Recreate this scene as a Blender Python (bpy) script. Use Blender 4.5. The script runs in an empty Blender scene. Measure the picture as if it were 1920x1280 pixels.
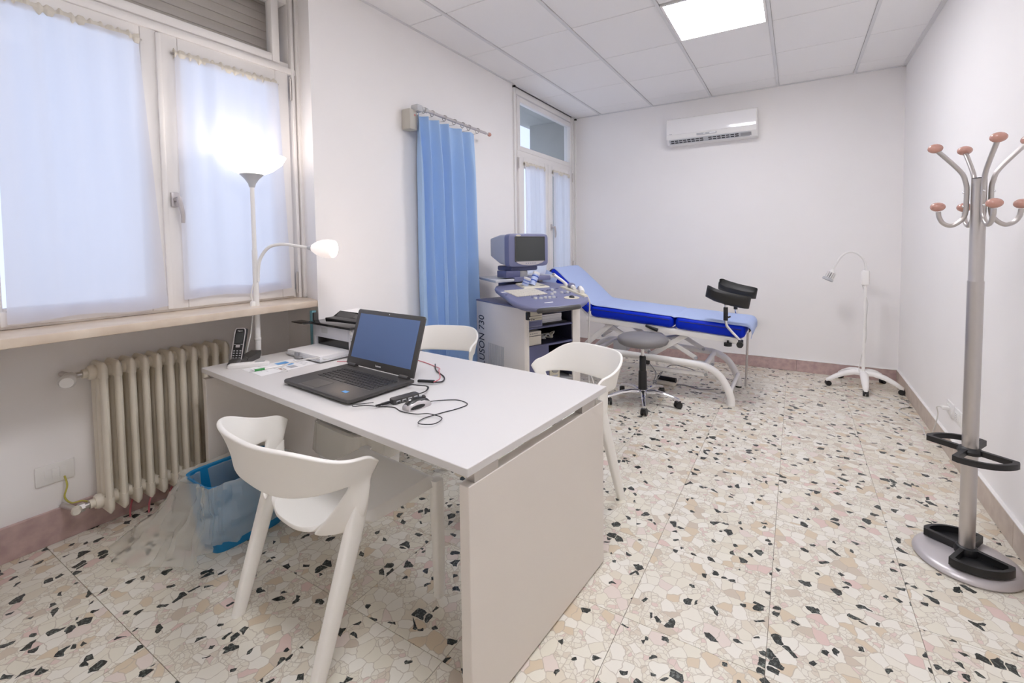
import bpy, bmesh, math, random
from mathutils import Vector, Matrix, noise
PI = math.pi
random.seed(7)
sc = bpy.context.scene
COL = sc.collection

# ------------------------------------------------------------------ camera, world, exposure
cam_d = bpy.data.cameras.new('camera')
cam = bpy.data.objects.new('camera', cam_d)
COL.objects.link(cam)
R_ = Vector((0.866494, 0.499080, -0.010346)); U_ = Vector((-0.014147, 0.045268, 0.998875)); W_ = Vector((-0.498987, 0.865373, -0.046285))
cam.matrix_world = Matrix(((R_.x, U_.x, -W_.x, 0), (R_.y, U_.y, -W_.y, 0), (R_.z, U_.z, -W_.z, 0), (0, 0, 0, 1)))
cam.location = (2.42698, 0.00000, 1.32014)
cam_d.sensor_width = 36.0
cam_d.lens = 844.342 * 36.0 / 1920.0
cam_d.shift_x = -0.024280
cam_d.shift_y = -0.075341
cam_d.clip_start = 0.02
sc.camera = cam

sc.view_settings.view_transform = 'Standard'
sc.view_settings.look = 'None'
sc.view_settings.gamma = 1.0
sc.view_settings.use_curve_mapping = False
sc.view_settings.exposure = 0.0
sc.cycles.max_bounces = 14
sc.cycles.diffuse_bounces = 9
sc.cycles.transparent_max_bounces = 16
sc.cycles.sample_clamp_indirect = 8.0
sc.cycles.caustics_reflective = False
sc.cycles.caustics_refractive = False

world = bpy.data.worlds.new('sky')
sc.world = world
world.use_nodes = True
wn = world.node_tree.nodes; wl = world.node_tree.links
bg = wn['Background']
tc = wn.new('ShaderNodeTexCoord'); sx = wn.new('ShaderNodeSeparateXYZ'); rp = wn.new('ShaderNodeValToRGB')
wl.new(tc.outputs['Generated'], sx.inputs[0]); wl.new(sx.outputs['Z'], rp.inputs[0]); wl.new(rp.outputs[0], bg.inputs['Color'])
rp.color_ramp.elements[0].color = (0.72, 0.79, 1.0, 1); rp.color_ramp.elements[1].color = (0.50, 0.66, 1.0, 1)
bg.inputs['Strength'].default_value = 1.45

# ------------------------------------------------------------------ materials
def mat(name, col, rough=0.5, metal=0.0, spec=0.5, coat=0.0, emit=None, estr=0.0, trans=0.0, sss=0.0):
    m = bpy.data.materials.new(name); m.use_nodes = True
    b = m.node_tree.nodes['Principled BSDF']
    b.inputs['Base Color'].default_value = (*col, 1)
    b.inputs['Roughness'].default_value = rough
    b.inputs['Metallic'].default_value = metal
    b.inputs['Specular IOR Level'].default_value = spec
    b.inputs['Coat Weight'].default_value = coat
    b.inputs['Transmission Weight'].default_value = trans
    if emit:
        b.inputs['Emission Color'].default_value = (*emit, 1); b.inputs['Emission Strength'].default_value = estr
    return m

def grain(m, scale, amount, col2=None, bump=0.0, detail=4.0, stretch=(1, 1, 1), coord='Object'):
    """mix the base colour with col2 by a noise field, optional bump"""
    nt = m.node_tree; b = nt.nodes['Principled BSDF']
    t = nt.nodes.new('ShaderNodeTexCoord'); mp = nt.nodes.new('ShaderNodeMapping'); n = nt.nodes.new('ShaderNodeTexNoise')
    mp.inputs['Scale'].default_value = stretch
    nt.links.new(t.outputs[coord], mp.inputs[0]); nt.links.new(mp.outputs[0], n.inputs['Vector'])
    n.inputs['Scale'].default_value = scale; n.inputs['Detail'].default_value = detail
    if col2:
        r = nt.nodes.new('ShaderNodeValToRGB'); r.color_ramp.elements[0].position = 0.35; r.color_ramp.elements[1].position = 0.68
        c1 = b.inputs['Base Color'].default_value[:]
        r.color_ramp.elements[0].color = c1
        r.color_ramp.elements[1].color = tuple(c1[i] * (1 - amount) + col2[i] * amount for i in range(3)) + (1,)
        nt.links.new(n.outputs['Fac'], r.inputs[0]); nt.links.new(r.outputs[0], b.inputs['Base Color'])
    if bump:
        bp = nt.nodes.new('ShaderNodeBump'); bp.inputs['Strength'].default_value = bump; bp.inputs['Distance'].default_value = 0.002
        nt.links.new(n.outputs['Fac'], bp.inputs['Height']); nt.links.new(bp.outputs[0], b.inputs['Normal'])
    return m

M = {}
M['wall'] = grain(mat('wall_paint', (0.89, 0.872, 0.865), 0.75, spec=0.25), 3.0, 0.5, (0.87, 0.852, 0.842), bump=0.05)
M['ceil'] = grain(mat('ceiling_board', (0.89, 0.88, 0.875), 0.9, spec=0.1), 220.0, 0.6, (0.86, 0.85, 0.845), bump=0.1)
M['tbar'] = mat('ceiling_rail_paint', (0.72, 0.72, 0.725), 0.5)
M['plenum'] = mat('shadow_gap', (0.22, 0.215, 0.215), 0.9)
M['frame'] = grain(mat('white_lacquer', (0.84, 0.82, 0.805), 0.38), 9.0, 0.4, (0.82, 0.80, 0.78))
M['sill'] = grain(mat('beige_marble', (0.64, 0.53, 0.42), 0.35), 9.0, 0.9, (0.74, 0.65, 0.54), detail=8)
M['pinkmarble'] = grain(mat('mauve_marble', (0.56, 0.41, 0.385), 0.4), 22.0, 0.9, (0.42, 0.30, 0.29), detail=9)
M['tanmarble'] = grain(mat('tan_marble', (0.57, 0.49, 0.42), 0.4), 16.0, 0.9, (0.47, 0.385, 0.335), detail=9)
M['rad'] = grain(mat('cream_enamel', (0.76, 0.71, 0.61), 0.42), 14.0, 0.5, (0.71, 0.66, 0.56))
M['white'] = mat('white_plastic', (0.84, 0.83, 0.81), 0.35)
M['chair'] = grain(mat('ivory_polypropylene', (0.88, 0.865, 0.82), 0.42), 400.0, 0.2, (0.86, 0.845, 0.80), bump=0.02)
M['desk'] = grain(mat('white_melamine', (0.70, 0.685, 0.675), 0.42), 300.0, 0.3, (0.68, 0.665, 0.655))
M['deskside'] = grain(mat('greige_melamine', (0.74, 0.695, 0.64), 0.5), 300.0, 0.3, (0.70, 0.65, 0.605))
M['steel'] = mat('satin_steel', (0.58, 0.55, 0.53), 0.34, metal=0.85)
M['silver'] = mat('silver_paint', (0.55, 0.52, 0.53), 0.35, metal=0.35)
M['chrome'] = mat('chrome', (0.82, 0.82, 0.84), 0.07, metal=1.0)
M['black'] = mat('black_plastic', (0.014, 0.014, 0.015), 0.42)
M['blacksoft'] = mat('black_vinyl', (0.018, 0.018, 0.018), 0.5)
M['gloss'] = mat('glossy_black', (0.008, 0.008, 0.01), 0.12)
M['dark'] = mat('dark_grey_plastic', (0.06, 0.057, 0.055), 0.42)
M['keys'] = mat('key_caps', (0.022, 0.021, 0.021), 0.4)
M['grey'] = mat('grey_plastic', (0.32, 0.32, 0.33), 0.45)
M['lightgrey'] = mat('light_grey_plastic', (0.52, 0.53, 0.55), 0.45)
M['seatgrey'] = mat('grey_leatherette', (0.215, 0.207, 0.212), 0.5)
M['wood'] = grain(mat('rose_lacquered_wood', (0.60, 0.33, 0.27), 0.25, coat=0.3), 30.0, 0.6, (0.50, 0.26, 0.205), stretch=(1, 1, 4))
M['royal'] = mat('royal_blue_leatherette', (0.0, 0.024, 0.55), 0.45, spec=0.2)
M['sheet'] = grain(mat('pale_blue_sheet', (0.41, 0.50, 0.76), 0.72, spec=0.15), 60.0, 0.35, (0.43, 0.52, 0.77), bump=0.1)
M['bluecloth'] = grain(mat('sky_blue_curtain_cloth', (0.38, 0.56, 0.84), 0.5, spec=0.4), 160.0, 0.3, (0.41, 0.58, 0.85))
M['whitesteel'] = mat('white_powder_coat', (0.90, 0.885, 0.86), 0.35)
M['binblue'] = mat('blue_bin_plastic', (0.01, 0.20, 0.44), 0.35)
M['lilac'] = mat('grey_lilac_plastic', (0.185, 0.195, 0.325), 0.42)
M['lilac2'] = mat('deep_lilac_plastic', (0.11, 0.12, 0.235), 0.42)
M['cartgrey'] = mat('cart_grey_panel', (0.84, 0.80, 0.75), 0.45)
M['monitorside'] = mat('monitor_shell_grey', (0.50, 0.505, 0.55), 0.5)
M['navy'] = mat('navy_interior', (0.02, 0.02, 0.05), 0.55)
M['beige'] = mat('beige_plastic', (0.66, 0.62, 0.50), 0.5)
M['cream'] = mat('cream_plastic', (0.73, 0.69, 0.60), 0.45)
M['screen'] = mat('dark_screen_glass', (0.05, 0.055, 0.055), 0.22)
M['lcd'] = mat('lcd_with_reflection', (0.11, 0.18, 0.37), 0.34)  # base colour raised and blued to paint in the window and curtain reflection
M['paper'] = mat('white_paper', (0.86, 0.86, 0.87), 0.7)
M['paperblue'] = mat('blue_print', (0.12, 0.36, 0.72), 0.6)
M['papergrey'] = mat('grey_print', (0.45, 0.46, 0.5), 0.7)
M['brownprint'] = mat('brown_print', (0.38, 0.26, 0.22), 0.7)
M['teal'] = mat('teal_card', (0.16, 0.36, 0.42), 0.5)
M['green'] = mat('green_grip', (0.03, 0.27, 0.06), 0.4)
M['redcable'] = mat('rose_cable', (0.62, 0.16, 0.2), 0.4)
M['yellowcable'] = mat('yellow_green_cable', (0.55, 0.5, 0.1), 0.4)
M['whitecable'] = mat('white_cable', (0.66, 0.65, 0.63), 0.45)
M['shutter'] = mat('shutter_slat', (0.62, 0.56, 0.51), 0.6)
M['concrete'] = grain(mat('grey_green_plaster', (0.40, 0.415, 0.40), 0.9), 6.0, 0.6, (0.35, 0.365, 0.35))
M['outwall'] = mat('pale_outdoor_render', (0.75, 0.78, 0.82), 0.9)
M['joint'] = mat('cement_joint', (0.33, 0.29, 0.25), 0.8)
M['led'] = mat('led_diffuser', (0.9, 0.9, 0.9), 0.5, emit=(0.985, 0.975, 1.025), estr=27.8)
M['shade'] = mat('lit_lamp_bowl', (0.9, 0.88, 0.86), 0.4, emit=(1.0, 0.93, 0.88), estr=1.5)
M['shade2'] = mat('lit_reading_shade', (0.9, 0.87, 0.85), 0.4, emit=(1.0, 0.86, 0.80), estr=0.55)
M['bulb'] = mat('glowing_bulb', (1, 1, 1), 0.4, emit=(1.0, 0.9, 0.82), estr=5.0)
M['lcdgreen'] = mat('pale_lcd', (0.33, 0.36, 0.36), 0.3)
M['transducer'] = mat('pale_blue_plastic', (0.50, 0.58, 0.82), 0.35)
M['blueprint'] = mat('blue_print_band', (0.05, 0.13, 0.55), 0.4)

def thin_fresnel(nt):
    """reflectance of a thin clear sheet, the same from both sides"""
    f = nt.nodes.new('ShaderNodeLayerWeight'); f.inputs['Blend'].default_value = 0.5
    p = nt.nodes.new('ShaderNodeMath'); p.operation = 'POWER'; p.inputs[1].default_value = 5.0
    k = nt.nodes.new('ShaderNodeMath'); k.operation = 'MULTIPLY_ADD'; k.inputs[1].default_value = 0.75; k.inputs[2].default_value = 0.035
    nt.links.new(f.outputs['Facing'], p.inputs[0]); nt.links.new(p.outputs[0], k.inputs[0])
    return k
def glass_mat():
    m = bpy.data.materials.new('window_glass'); m.use_nodes = True; nt = m.node_tree; nt.nodes.clear()
    o = nt.nodes.new('ShaderNodeOutputMaterial'); mx = nt.nodes.new('ShaderNodeMixShader')
    t = nt.nodes.new('ShaderNodeBsdfTransparent'); g = nt.nodes.new('ShaderNodeBsdfGlossy'); lw = thin_fresnel(nt)
    t.inputs[0].default_value = (0.965, 0.975, 0.975, 1); g.inputs['Roughness'].default_value = 0.0
    nt.links.new(lw.outputs[0], mx.inputs[0]); nt.links.new(t.outputs[0], mx.inputs[1]); nt.links.new(g.outputs[0], mx.inputs[2]); nt.links.new(mx.outputs[0], o.inputs[0])
    return m
M['glass'] = glass_mat()

def sheer_mat(name, col, tcol, transp, transl):
    """thin woven cloth: part open weave, part translucent, part diffuse"""
    m = bpy.data.materials.new(name); m.use_nodes = True; nt = m.node_tree; nt.nodes.clear()
    o = nt.nodes.new('ShaderNodeOutputMaterial')
    d = nt.nodes.new('ShaderNodeBsdfDiffuse'); tl = nt.nodes.new('ShaderNodeBsdfTranslucent'); tr = nt.nodes.new('ShaderNodeBsdfTransparent')
    d.inputs[0].default_value = (*col, 1); tl.inputs[0].default_value = (*tcol, 1)
    a = nt.nodes.new('ShaderNodeMixShader'); b = nt.nodes.new('ShaderNodeMixShader')
    a.inputs[0].default_value = transl; b.inputs[0].default_value = transp
    nt.links.new(d.outputs[0], a.inputs[1]); nt.links.new(tl.outputs[0], a.inputs[2])
    nt.links.new(a.outputs[0], b.inputs[1]); nt.links.new(tr.outputs[0], b.inputs[2]); nt.links.new(b.outputs[0], o.inputs[0])
    return m
M['sheer'] = sheer_mat('sheer_voile', (0.88, 0.88, 0.90), (0.86, 0.88, 0.97), 0.14, 0.60)
M['hem'] = sheer_mat('cream_curtain_tape', (0.80, 0.76, 0.68), (0.6, 0.58, 0.5), 0.0, 0.15)

def bag_mat():
    m = bpy.data.materials.new('clear_film'); m.use_nodes = True; nt = m.node_tree; nt.nodes.clear()
    o = nt.nodes.new('ShaderNodeOutputMaterial')
    d = nt.nodes.new('ShaderNodeBsdfDiffuse'); d.inputs[0].default_value = (0.92, 0.90, 0.81, 1)
    tl = nt.nodes.new('ShaderNodeBsdfTranslucent'); tl.inputs[0].default_value = (0.93, 0.91, 0.83, 1)
    tr = nt.nodes.new('ShaderNodeBsdfTransparent'); g = nt.nodes.new('ShaderNodeBsdfGlossy'); g.inputs['Roughness'].default_value = 0.12
    a = nt.nodes.new('ShaderNodeMixShader'); b = nt.nodes.new('ShaderNodeMixShader'); c = nt.nodes.new('ShaderNodeMixShader')
    a.inputs[0].default_value = 0.45; b.inputs[0].default_value = 0.60
    lw = thin_fresnel(nt)
    nt.links.new(d.outputs[0], a.inputs[1]); nt.links.new(tl.outputs[0], a.inputs[2])
    nt.links.new(a.outputs[0], b.inputs[1]); nt.links.new(tr.outputs[0], b.inputs[2])
    nt.links.new(lw.outputs[0], c.inputs[0]); nt.links.new(b.outputs[0], c.inputs[1]); nt.links.new(g.outputs[0], c.inputs[2]); nt.links.new(c.outputs[0], o.inputs[0])
    return m
M['bag'] = bag_mat()

def terrazzo():
    m = bpy.data.materials.new('terrazzo'); m.use_nodes = True; nt = m.node_tree; N = nt.nodes; Lk = nt.links
    b = N['Principled BSDF']; b.inputs['Roughness'].default_value = 0.3; b.inputs['Specular IOR Level'].default_value = 0.35
    geo = N.new('ShaderNodeNewGeometry'); inf = N.new('ShaderNodeObjectInfo')
    mul = N.new('ShaderNodeMath'); mul.operation = 'MULTIPLY'; mul.inputs[1].default_value = 60.0; Lk.new(inf.outputs['Random'], mul.inputs[0])
    add = N.new('ShaderNodeVectorMath'); add.operation = 'ADD'; Lk.new(geo.outputs['Position'], add.inputs[0]); 
    cmb = N.new('ShaderNodeCombineXYZ'); Lk.new(mul.outputs[0], cmb.inputs[0]); Lk.new(mul.outputs[0], cmb.inputs[1]); Lk.new(cmb.outputs[0], add.inputs[1])
    nz = N.new('ShaderNodeTexNoise'); nz.inputs['Scale'].default_value = 22.0; nz.inputs['Detail'].default_value = 2.0; Lk.new(add.outputs[0], nz.inputs['Vector'])
    sub = N.new('ShaderNodeVectorMath'); sub.operation = 'MULTIPLY_ADD'; sub.inputs[1].default_value = (0.03, 0.03, 0); Lk.new(nz.outputs['Color'], sub.inputs[0]); Lk.new(add.outputs[0], sub.inputs[2])
    def vor(scale, feature):
        v = N.new('ShaderNodeTexVoronoi'); v.voronoi_dimensions = '2D'; v.feature = feature; v.inputs['Scale'].default_value = scale
        Lk.new(sub.outputs[0], v.inputs['Vector']); return v
    def ramp(src, stops):
        r = N.new('ShaderNodeValToRGB'); cr = r.color_ramp; cr.interpolation = 'CONSTANT'
        while len(cr.elements) < len(stops): cr.elements.new(0.5)
        for e, (p, c) in zip(cr.elements, stops): e.position = p; e.color = (*c, 1)
        Lk.new(src, r.inputs[0]); return r
    def sep(src):
        s = N.new('ShaderNodeSeparateColor'); Lk.new(src, s.inputs[0]); return s
    cr1 = [(0.0, (0.745, 0.71, 0.605)), (0.22, (0.775, 0.745, 0.655)), (0.42, (0.70, 0.645, 0.535)), (0.50, (0.79, 0.765, 0.69)),
           (0.74, (0.66, 0.56, 0.42)), (0.84, (0.70, 0.545, 0.495)), (0.88, (0.73, 0.645, 0.585)), (0.945, (0.60, 0.525, 0.43))]
    big = vor(23.0, 'F1'); bige = vor(23.0, 'DISTANCE_TO_EDGE'); fin = vor(56.0, 'F1'); fine = vor(56.0, 'DISTANCE_TO_EDGE')
    s1 = sep(big.outputs['Color']); s2 = sep(fin.outputs['Color'])
    c1 = ramp(s1.outputs[0], cr1)
    c2 = ramp(s2.outputs[0], [(0.0, (0.735, 0.70, 0.60)), (0.4, (0.76, 0.73, 0.64)), (0.75, (0.67, 0.61, 0.51)), (0.92, (0.70, 0.575, 0.52))])
    pick = N.new('ShaderNodeMath'); pick.operation = 'GREATER_THAN'; pick.inputs[1].default_value = 0.62; Lk.new(s1.outputs[1], pick.inputs[0])
    mc = N.new('ShaderNodeMix'); mc.data_type = 'RGBA'; Lk.new(pick.outputs[0], mc.inputs['Factor']); Lk.new(c1.outputs[0], mc.inputs['A']); Lk.new(c2.outputs[0], mc.inputs['B'])
    def line(v, w):
        t = N.new('ShaderNodeMath'); t.operation = 'LESS_THAN'; t.inputs[1].default_value = w; Lk.new(v.outputs['Distance'], t.inputs[0]); return t
    l1 = line(bige, 0.032); l2 = line(fine, 0.06)
    l2m = N.new('ShaderNodeMath'); l2m.operation = 'MULTIPLY'; Lk.new(l2.outputs[0], l2m.inputs[0]); Lk.new(pick.outputs[0], l2m.inputs[1])
    lm = N.new('ShaderNodeMath'); lm.operation = 'MAXIMUM'; Lk.new(l1.outputs[0], lm.inputs[0]); Lk.new(l2m.outputs[0], lm.inputs[1])
    lf = N.new('ShaderNodeMath'); lf.operation = 'MULTIPLY'; lf.inputs[1].default_value = 0.62; Lk.new(lm.outputs[0], lf.inputs[0])
    mc2 = N.new('ShaderNodeMix'); mc2.data_type = 'RGBA'; Lk.new(lf.outputs[0], mc2.inputs['Factor']); Lk.new(mc.outputs['Result'], mc2.inputs['A']); mc2.inputs['B'].default_value = (0.47, 0.415, 0.345, 1)
    # dark chips: polygons of a third layer, few of its cells, shrunk from their edges
    dk = vor(30.0, 'F1'); dke = vor(30.0, 'DISTANCE_TO_EDGE'); s3 = sep(dk.outputs['Color'])
    g1 = N.new('ShaderNodeMath'); g1.operation = 'GREATER_THAN'; g1.inputs[1].default_value = 0.935; Lk.new(s3.outputs[0], g1.inputs[0])
    mr = N.new('ShaderNodeMath'); mr.operation = 'MULTIPLY'; mr.inputs[1].default_value = 0.22; Lk.new(s3.outputs[1], mr.inputs[0])
    g2 = N.new('ShaderNodeMath'); g2.operation = 'GREATER_THAN'; Lk.new(dke.outputs['Distance'], g2.inputs[0]); Lk.new(mr.outputs[0], g2.inputs[1])
    g = N.new('ShaderNodeMath'); g.operation = 'MULTIPLY'; Lk.new(g1.outputs[0], g.inputs[0]); Lk.new(g2.outputs[0], g.inputs[1])
    sm = vor(60.0, 'F1'); s4 = sep(sm.outputs['Color'])
    g4 = N.new('ShaderNodeMath'); g4.operation = 'GREATER_THAN'; g4.inputs[1].default_value = 0.980; Lk.new(s4.outputs[0], g4.inputs[0])
    gm = N.new('ShaderNodeMath'); gm.operation = 'MAXIMUM'; Lk.new(g.outputs[0], gm.inputs[0]); Lk.new(g4.outputs[0], gm.inputs[1])
    vein = N.new('ShaderNodeTexNoise'); vein.inputs['Scale'].default_value = 90.0; vein.inputs['Detail'].default_value = 3.0; vein.inputs['Distortion'].default_value = 1.5; Lk.new(add.outputs[0], vein.inputs['Vector'])
    vr = N.new('ShaderNodeValToRGB'); vr.color_ramp.elements[0].position = 0.5; vr.color_ramp.elements[0].color = (0.022, 0.024, 0.022, 1)
    vr.color_ramp.elements[1].position = 0.72; vr.color_ramp.elements[1].color = (0.20, 0.225, 0.20, 1); Lk.new(vein.outputs[0], vr.inputs[0])
    mc3 = N.new('ShaderNodeMix'); mc3.data_type = 'RGBA'; Lk.new(gm.outputs[0], mc3.inputs['Factor']); Lk.new(mc2.outputs['Result'], mc3.inputs['A']); Lk.new(vr.outputs[0], mc3.inputs['B'])
    Lk.new(mc3.outputs['Result'], b.inputs['Base Color'])
    return m
M['terrazzo'] = terrazzo()

# ------------------------------------------------------------------ builders
class B:
    """collects shapes in one bmesh; M is a transform applied to everything added while it is set"""
    def __init__(s): s.bm = bmesh.new(); s.M = Matrix.Identity(4)
    def _tx(s, vs, m=None):
        mm = s.M @ m if m is not None else s.M
        for v in vs: v.co = mm @ v.co
    def box(s, c, d, bev=0.0, rot=None, seg=2):
        r = bmesh.ops.create_cube(s.bm, size=1.0); vs = r['verts']
        for v in vs: v.co = Vector((v.co.x * d[0], v.co.y * d[1], v.co.z * d[2]))
        if bev > 0:
            es = list({e for v in vs for e in v.link_edges})
            q = bmesh.ops.bevel(s.bm, geom=es, offset=bev, segments=seg, affect='EDGES', profile=0.5)
            vs = list({v for f in q['faces'] for v in f.verts} | {v for v in vs if v.is_valid})
        m = Matrix.Translation(Vector(c)) @ (rot.to_4x4() if rot is not None else Matrix.Identity(4))
        s._tx(vs, m); return s
    def box2(s, a, b, bev=0.0, seg=2):
        return s.box([(a[i] + b[i]) / 2 for i in range(3)], [abs(b[i] - a[i]) for i in range(3)], bev, seg=seg)
    def lathe(s, prof, o=(0, 0, 0), axis=(0, 0, 1), n=24, cap=True):
        q = Vector((0, 0, 1)).rotation_difference(Vector(axis).normalized()).to_matrix().to_4x4()
        m = Matrix.Translation(Vector(o)) @ q
        rings = []
        for r, z in prof:
            if r < 1e-6: rings.append([s.bm.verts.new((0, 0, z))])
            else: rings.append([s.bm.verts.new((r * math.cos(2 * PI * k / n), r * math.sin(2 * PI * k / n), z)) for k in range(n)])
        for a, b in zip(rings, rings[1:]):
            for k in range(n):
                k2 = (k + 1) % n
                if len(a) == 1 and len(b) == 1: continue
                if len(a) == 1: s.bm.faces.new((a[0], b[k2], b[k]))
                elif len(b) == 1: s.bm.faces.new((a[k], a[k2], b[0]))
                else: s.bm.faces.new((a[k], a[k2], b[k2], b[k]))
        if cap:
            if len(rings[0]) > 1: s.bm.faces.new(list(reversed(rings[0])))
            if len(rings[-1]) > 1: s.bm.faces.new(rings[-1])
        s._tx([v for r in rings for v in r], m); return s
    def cyl(s, p0, p1, r0, r1=None, n=16):
        p0 = Vector(p0); p1 = Vector(p1); d = p1 - p0
        return s.lathe([(r0, 0), (r1 if r1 is not None else r0, d.length)], p0, d, n)
    def loft(s, rings, close=False, cap=True):
        """rings: list of equal-length closed loops of points"""
        R = [[s.bm.verts.new(Vector(p)) for p in r] for r in rings]
        n = len(R[0]); pairs = list(zip(R, R[1:])) + ([(R[-1], R[0])] if close else [])
        for a, b in pairs:
            for k in range(n): s.bm.faces.new((a[k], a[(k + 1) % n], b[(k + 1) % n], b[k]))
        if cap and not close:
            s.bm.faces.new(list(reversed(R[0]))); s.bm.faces.new(R[-1])
        s._tx([v for r in R for v in r]); return s
    def tube(s, pts, r, n=8, close=False, flat=1.0, smooth=0):
        """sweep a circle (or flattened circle) along points; r number or list"""
        P = [Vector(p) for p in pts]
        if smooth: P = spline(P, smooth, close)
        rr = r if isinstance(r, (list, tuple)) else None
        rings = []; up = None; L = len(P)
        for i in range(L):
            if close: t = P[(i + 1) % L] - P[i - 1]
            else: t = P[min(i + 1, L - 1)] - P[max(i - 1, 0)]
            t.normalize()
            if up is None:
                up = Vector((0, 0, 1)) if abs(t.z) < 0.9 else Vector((1, 0, 0))
            a = t.cross(up).normalized(); up = a.cross(t).normalized()
            if rr: 
                f = i / (L - 1) * (len(rr) - 1); k = min(int(f), len(rr) - 2); q = rr[k] + (rr[k + 1] - rr[k]) * (f - k)
            else: q = r
            rings.append([P[i] + a * (q * math.cos(2 * PI * k / n)) + up * (q * flat * math.sin(2 * PI * k / n)) for k in range(n)])
        return s.loft(rings, close=close)
    def grid(s, f, nu, nv):
        """open surface f(u, v), u and v in 0..1"""
        V = [[s.bm.verts.new(Vector(f(i / nu, j / nv))) for j in range(nv + 1)] for i in range(nu + 1)]
        for i in range(nu):
            for j in range(nv): s.bm.faces.new((V[i][j], V[i + 1][j], V[i + 1][j + 1], V[i][j + 1]))
        s._tx([v for r in V for v in r]); return s
    def prism(s, poly, z0, z1, bev=0.0):
        a = [s.bm.verts.new((p[0], p[1], z0)) for p in poly]; b = [s.bm.verts.new((p[0], p[1], z1)) for p in poly]; n = len(poly)
        s.bm.faces.new(list(reversed(a))); s.bm.faces.new(b)
        fs = [s.bm.faces.new((a[k], a[(k + 1) % n], b[(k + 1) % n], b[k])) for k in range(n)]
        vs = a + b
        if bev > 0:
            es = [e for e in {e for v in vs for e in v.link_edges}]
            q = bmesh.ops.bevel(s.bm, geom=es, offset=bev, segments=2, affect='EDGES', profile=0.5)
            vs = list({v for f in q['faces'] for v in f.verts} | {v for v in vs if v.is_valid})
        s._tx(vs); return s
    def ball(s, c, d, n=16, rot=None):
        r = bmesh.ops.create_uvsphere(s.bm, u_segments=n, v_segments=max(6, n // 2), radius=0.5)
        for v in r['verts']: v.co = Vector((v.co.x * d[0], v.co.y * d[1], v.co.z * d[2]))
        s._tx(r['verts'], Matrix.Translation(Vector(c)) @ (rot.to_4x4() if rot is not None else Matrix.Identity(4))); return s
    def obj(s, name, m, parent=None, smooth=True, angle=40, mods=(), kind=None):
        bmesh.ops.recalc_face_normals(s.bm, faces=s.bm.faces[:])
        me = bpy.data.meshes.new(name); s.bm.to_mesh(me); s.bm.free()
        me.materials.append(M[m] if isinstance(m, str) else m)
        if smooth:
            for p in me.polygons: p.use_smooth = True
            me.set_sharp_from_angle(angle=math.radians(angle))
        o = bpy.data.objects.new(name, me); COL.objects.link(o)
        if parent is not None: o.parent = parent
        if kind: o['kind'] = kind
        for t, kw in mods:
            md = o.modifiers.new(t.lower(), t)
            for k, v in kw.items(): setattr(md, k, v)
        return o

def spline(P, sub, close=False):
    """Catmull-Rom through points"""
    out = []; n = len(P)
    rng = range(n) if close else range(n - 1)
    for i in rng:
        p0 = P[i - 1] if (i > 0 or close) else P[i]; p1 = P[i]; p2 = P[(i + 1) % n]; p3 = P[(i + 2) % n] if (i + 2 < n or close) else P[(i + 1) % n]
        for k in range(sub):
            t = k / sub
            out.append(0.5 * ((2 * p1) + (p2 - p0) * t + (2 * p0 - 5 * p1 + 4 * p2 - p3) * t * t + (3 * p1 - p0 - 3 * p2 + p3) * t ** 3))
    if not close: out.append(P[-1].copy())
    return out

def tag(o, label, cat, group=None):
    o['label'] = label; o['category'] = cat
    if group: o['group'] = group
    return o
def thing(name, label, cat, loc=(0, 0, 0), rz=0.0, group=None):
    o = bpy.data.objects.new(name, None); COL.objects.link(o); o.empty_display_size = 0.1
    o.location = loc; o.rotation_euler = (0, 0, rz)
    return tag(o, label, cat, group)
def struct(o): o['kind'] = 'structure'; return o
def holder(name):
    o = bpy.data.objects.new(name, None); COL.objects.link(o); return struct(o)
def inst(src, name, parent, loc=(0, 0, 0), rot=None):
    o = bpy.data.objects.new(name, src.data); COL.objects.link(o); o.parent = parent; o.location = loc
    if rot: o.rotation_euler = rot
    return o
def copy_tree(o, parent=None):
    c = o.copy(); COL.objects.link(c); c.parent = parent
    for ch in list(o.children): copy_tree(ch, c)
    return c
def text(name, s, size, m, parent, loc, ax, ay, align='LEFT', depth=0.0004, squeeze=1.0):
    """flat lettering: ax reading direction, ay letter-top direction (parent space)"""
    cu = bpy.data.curves.new(name, 'FONT'); cu.body = s; cu.size = size; cu.extrude = depth; cu.align_x = align
    cu.materials.append(M[m]); o = bpy.data.objects.new(name, cu); COL.objects.link(o)
    ax = Vector(ax).normalized(); ay = Vector(ay).normalized(); az = ax.cross(ay)
    o.parent = parent
    ax = ax * squeeze
    me = bpy.data.meshes.new_from_object(o.evaluated_get(bpy.context.evaluated_depsgraph_get())); me.name = name
    bpy.data.objects.remove(o); o = bpy.data.objects.new(name, me); COL.objects.link(o); o.parent = parent
    o.matrix_local = Matrix(((ax.x, ay.x, az.x, loc[0]), (ax.y, ay.y, az.y, loc[1]), (ax.z, ay.z, az.z, loc[2]), (0, 0, 0, 1)))
    return o
def superloop(a, b, p, n, z=0.0, c=(0, 0)):
    out = []
    for k in range(n):
        t = 2 * PI * k / n; x = math.cos(t); y = math.sin(t)
        out.append((c[0] + a * math.copysign(abs(x) ** p, x), c[1] + b * math.copysign(abs(y) ** p, y), z))
    return out
def Rz(a): return Matrix.Rotation(a, 3, 'Z')
def Rx(a): return Matrix.Rotation(a, 3, 'X')
def Ry(a): return Matrix.Rotation(a, 3, 'Y')
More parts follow.
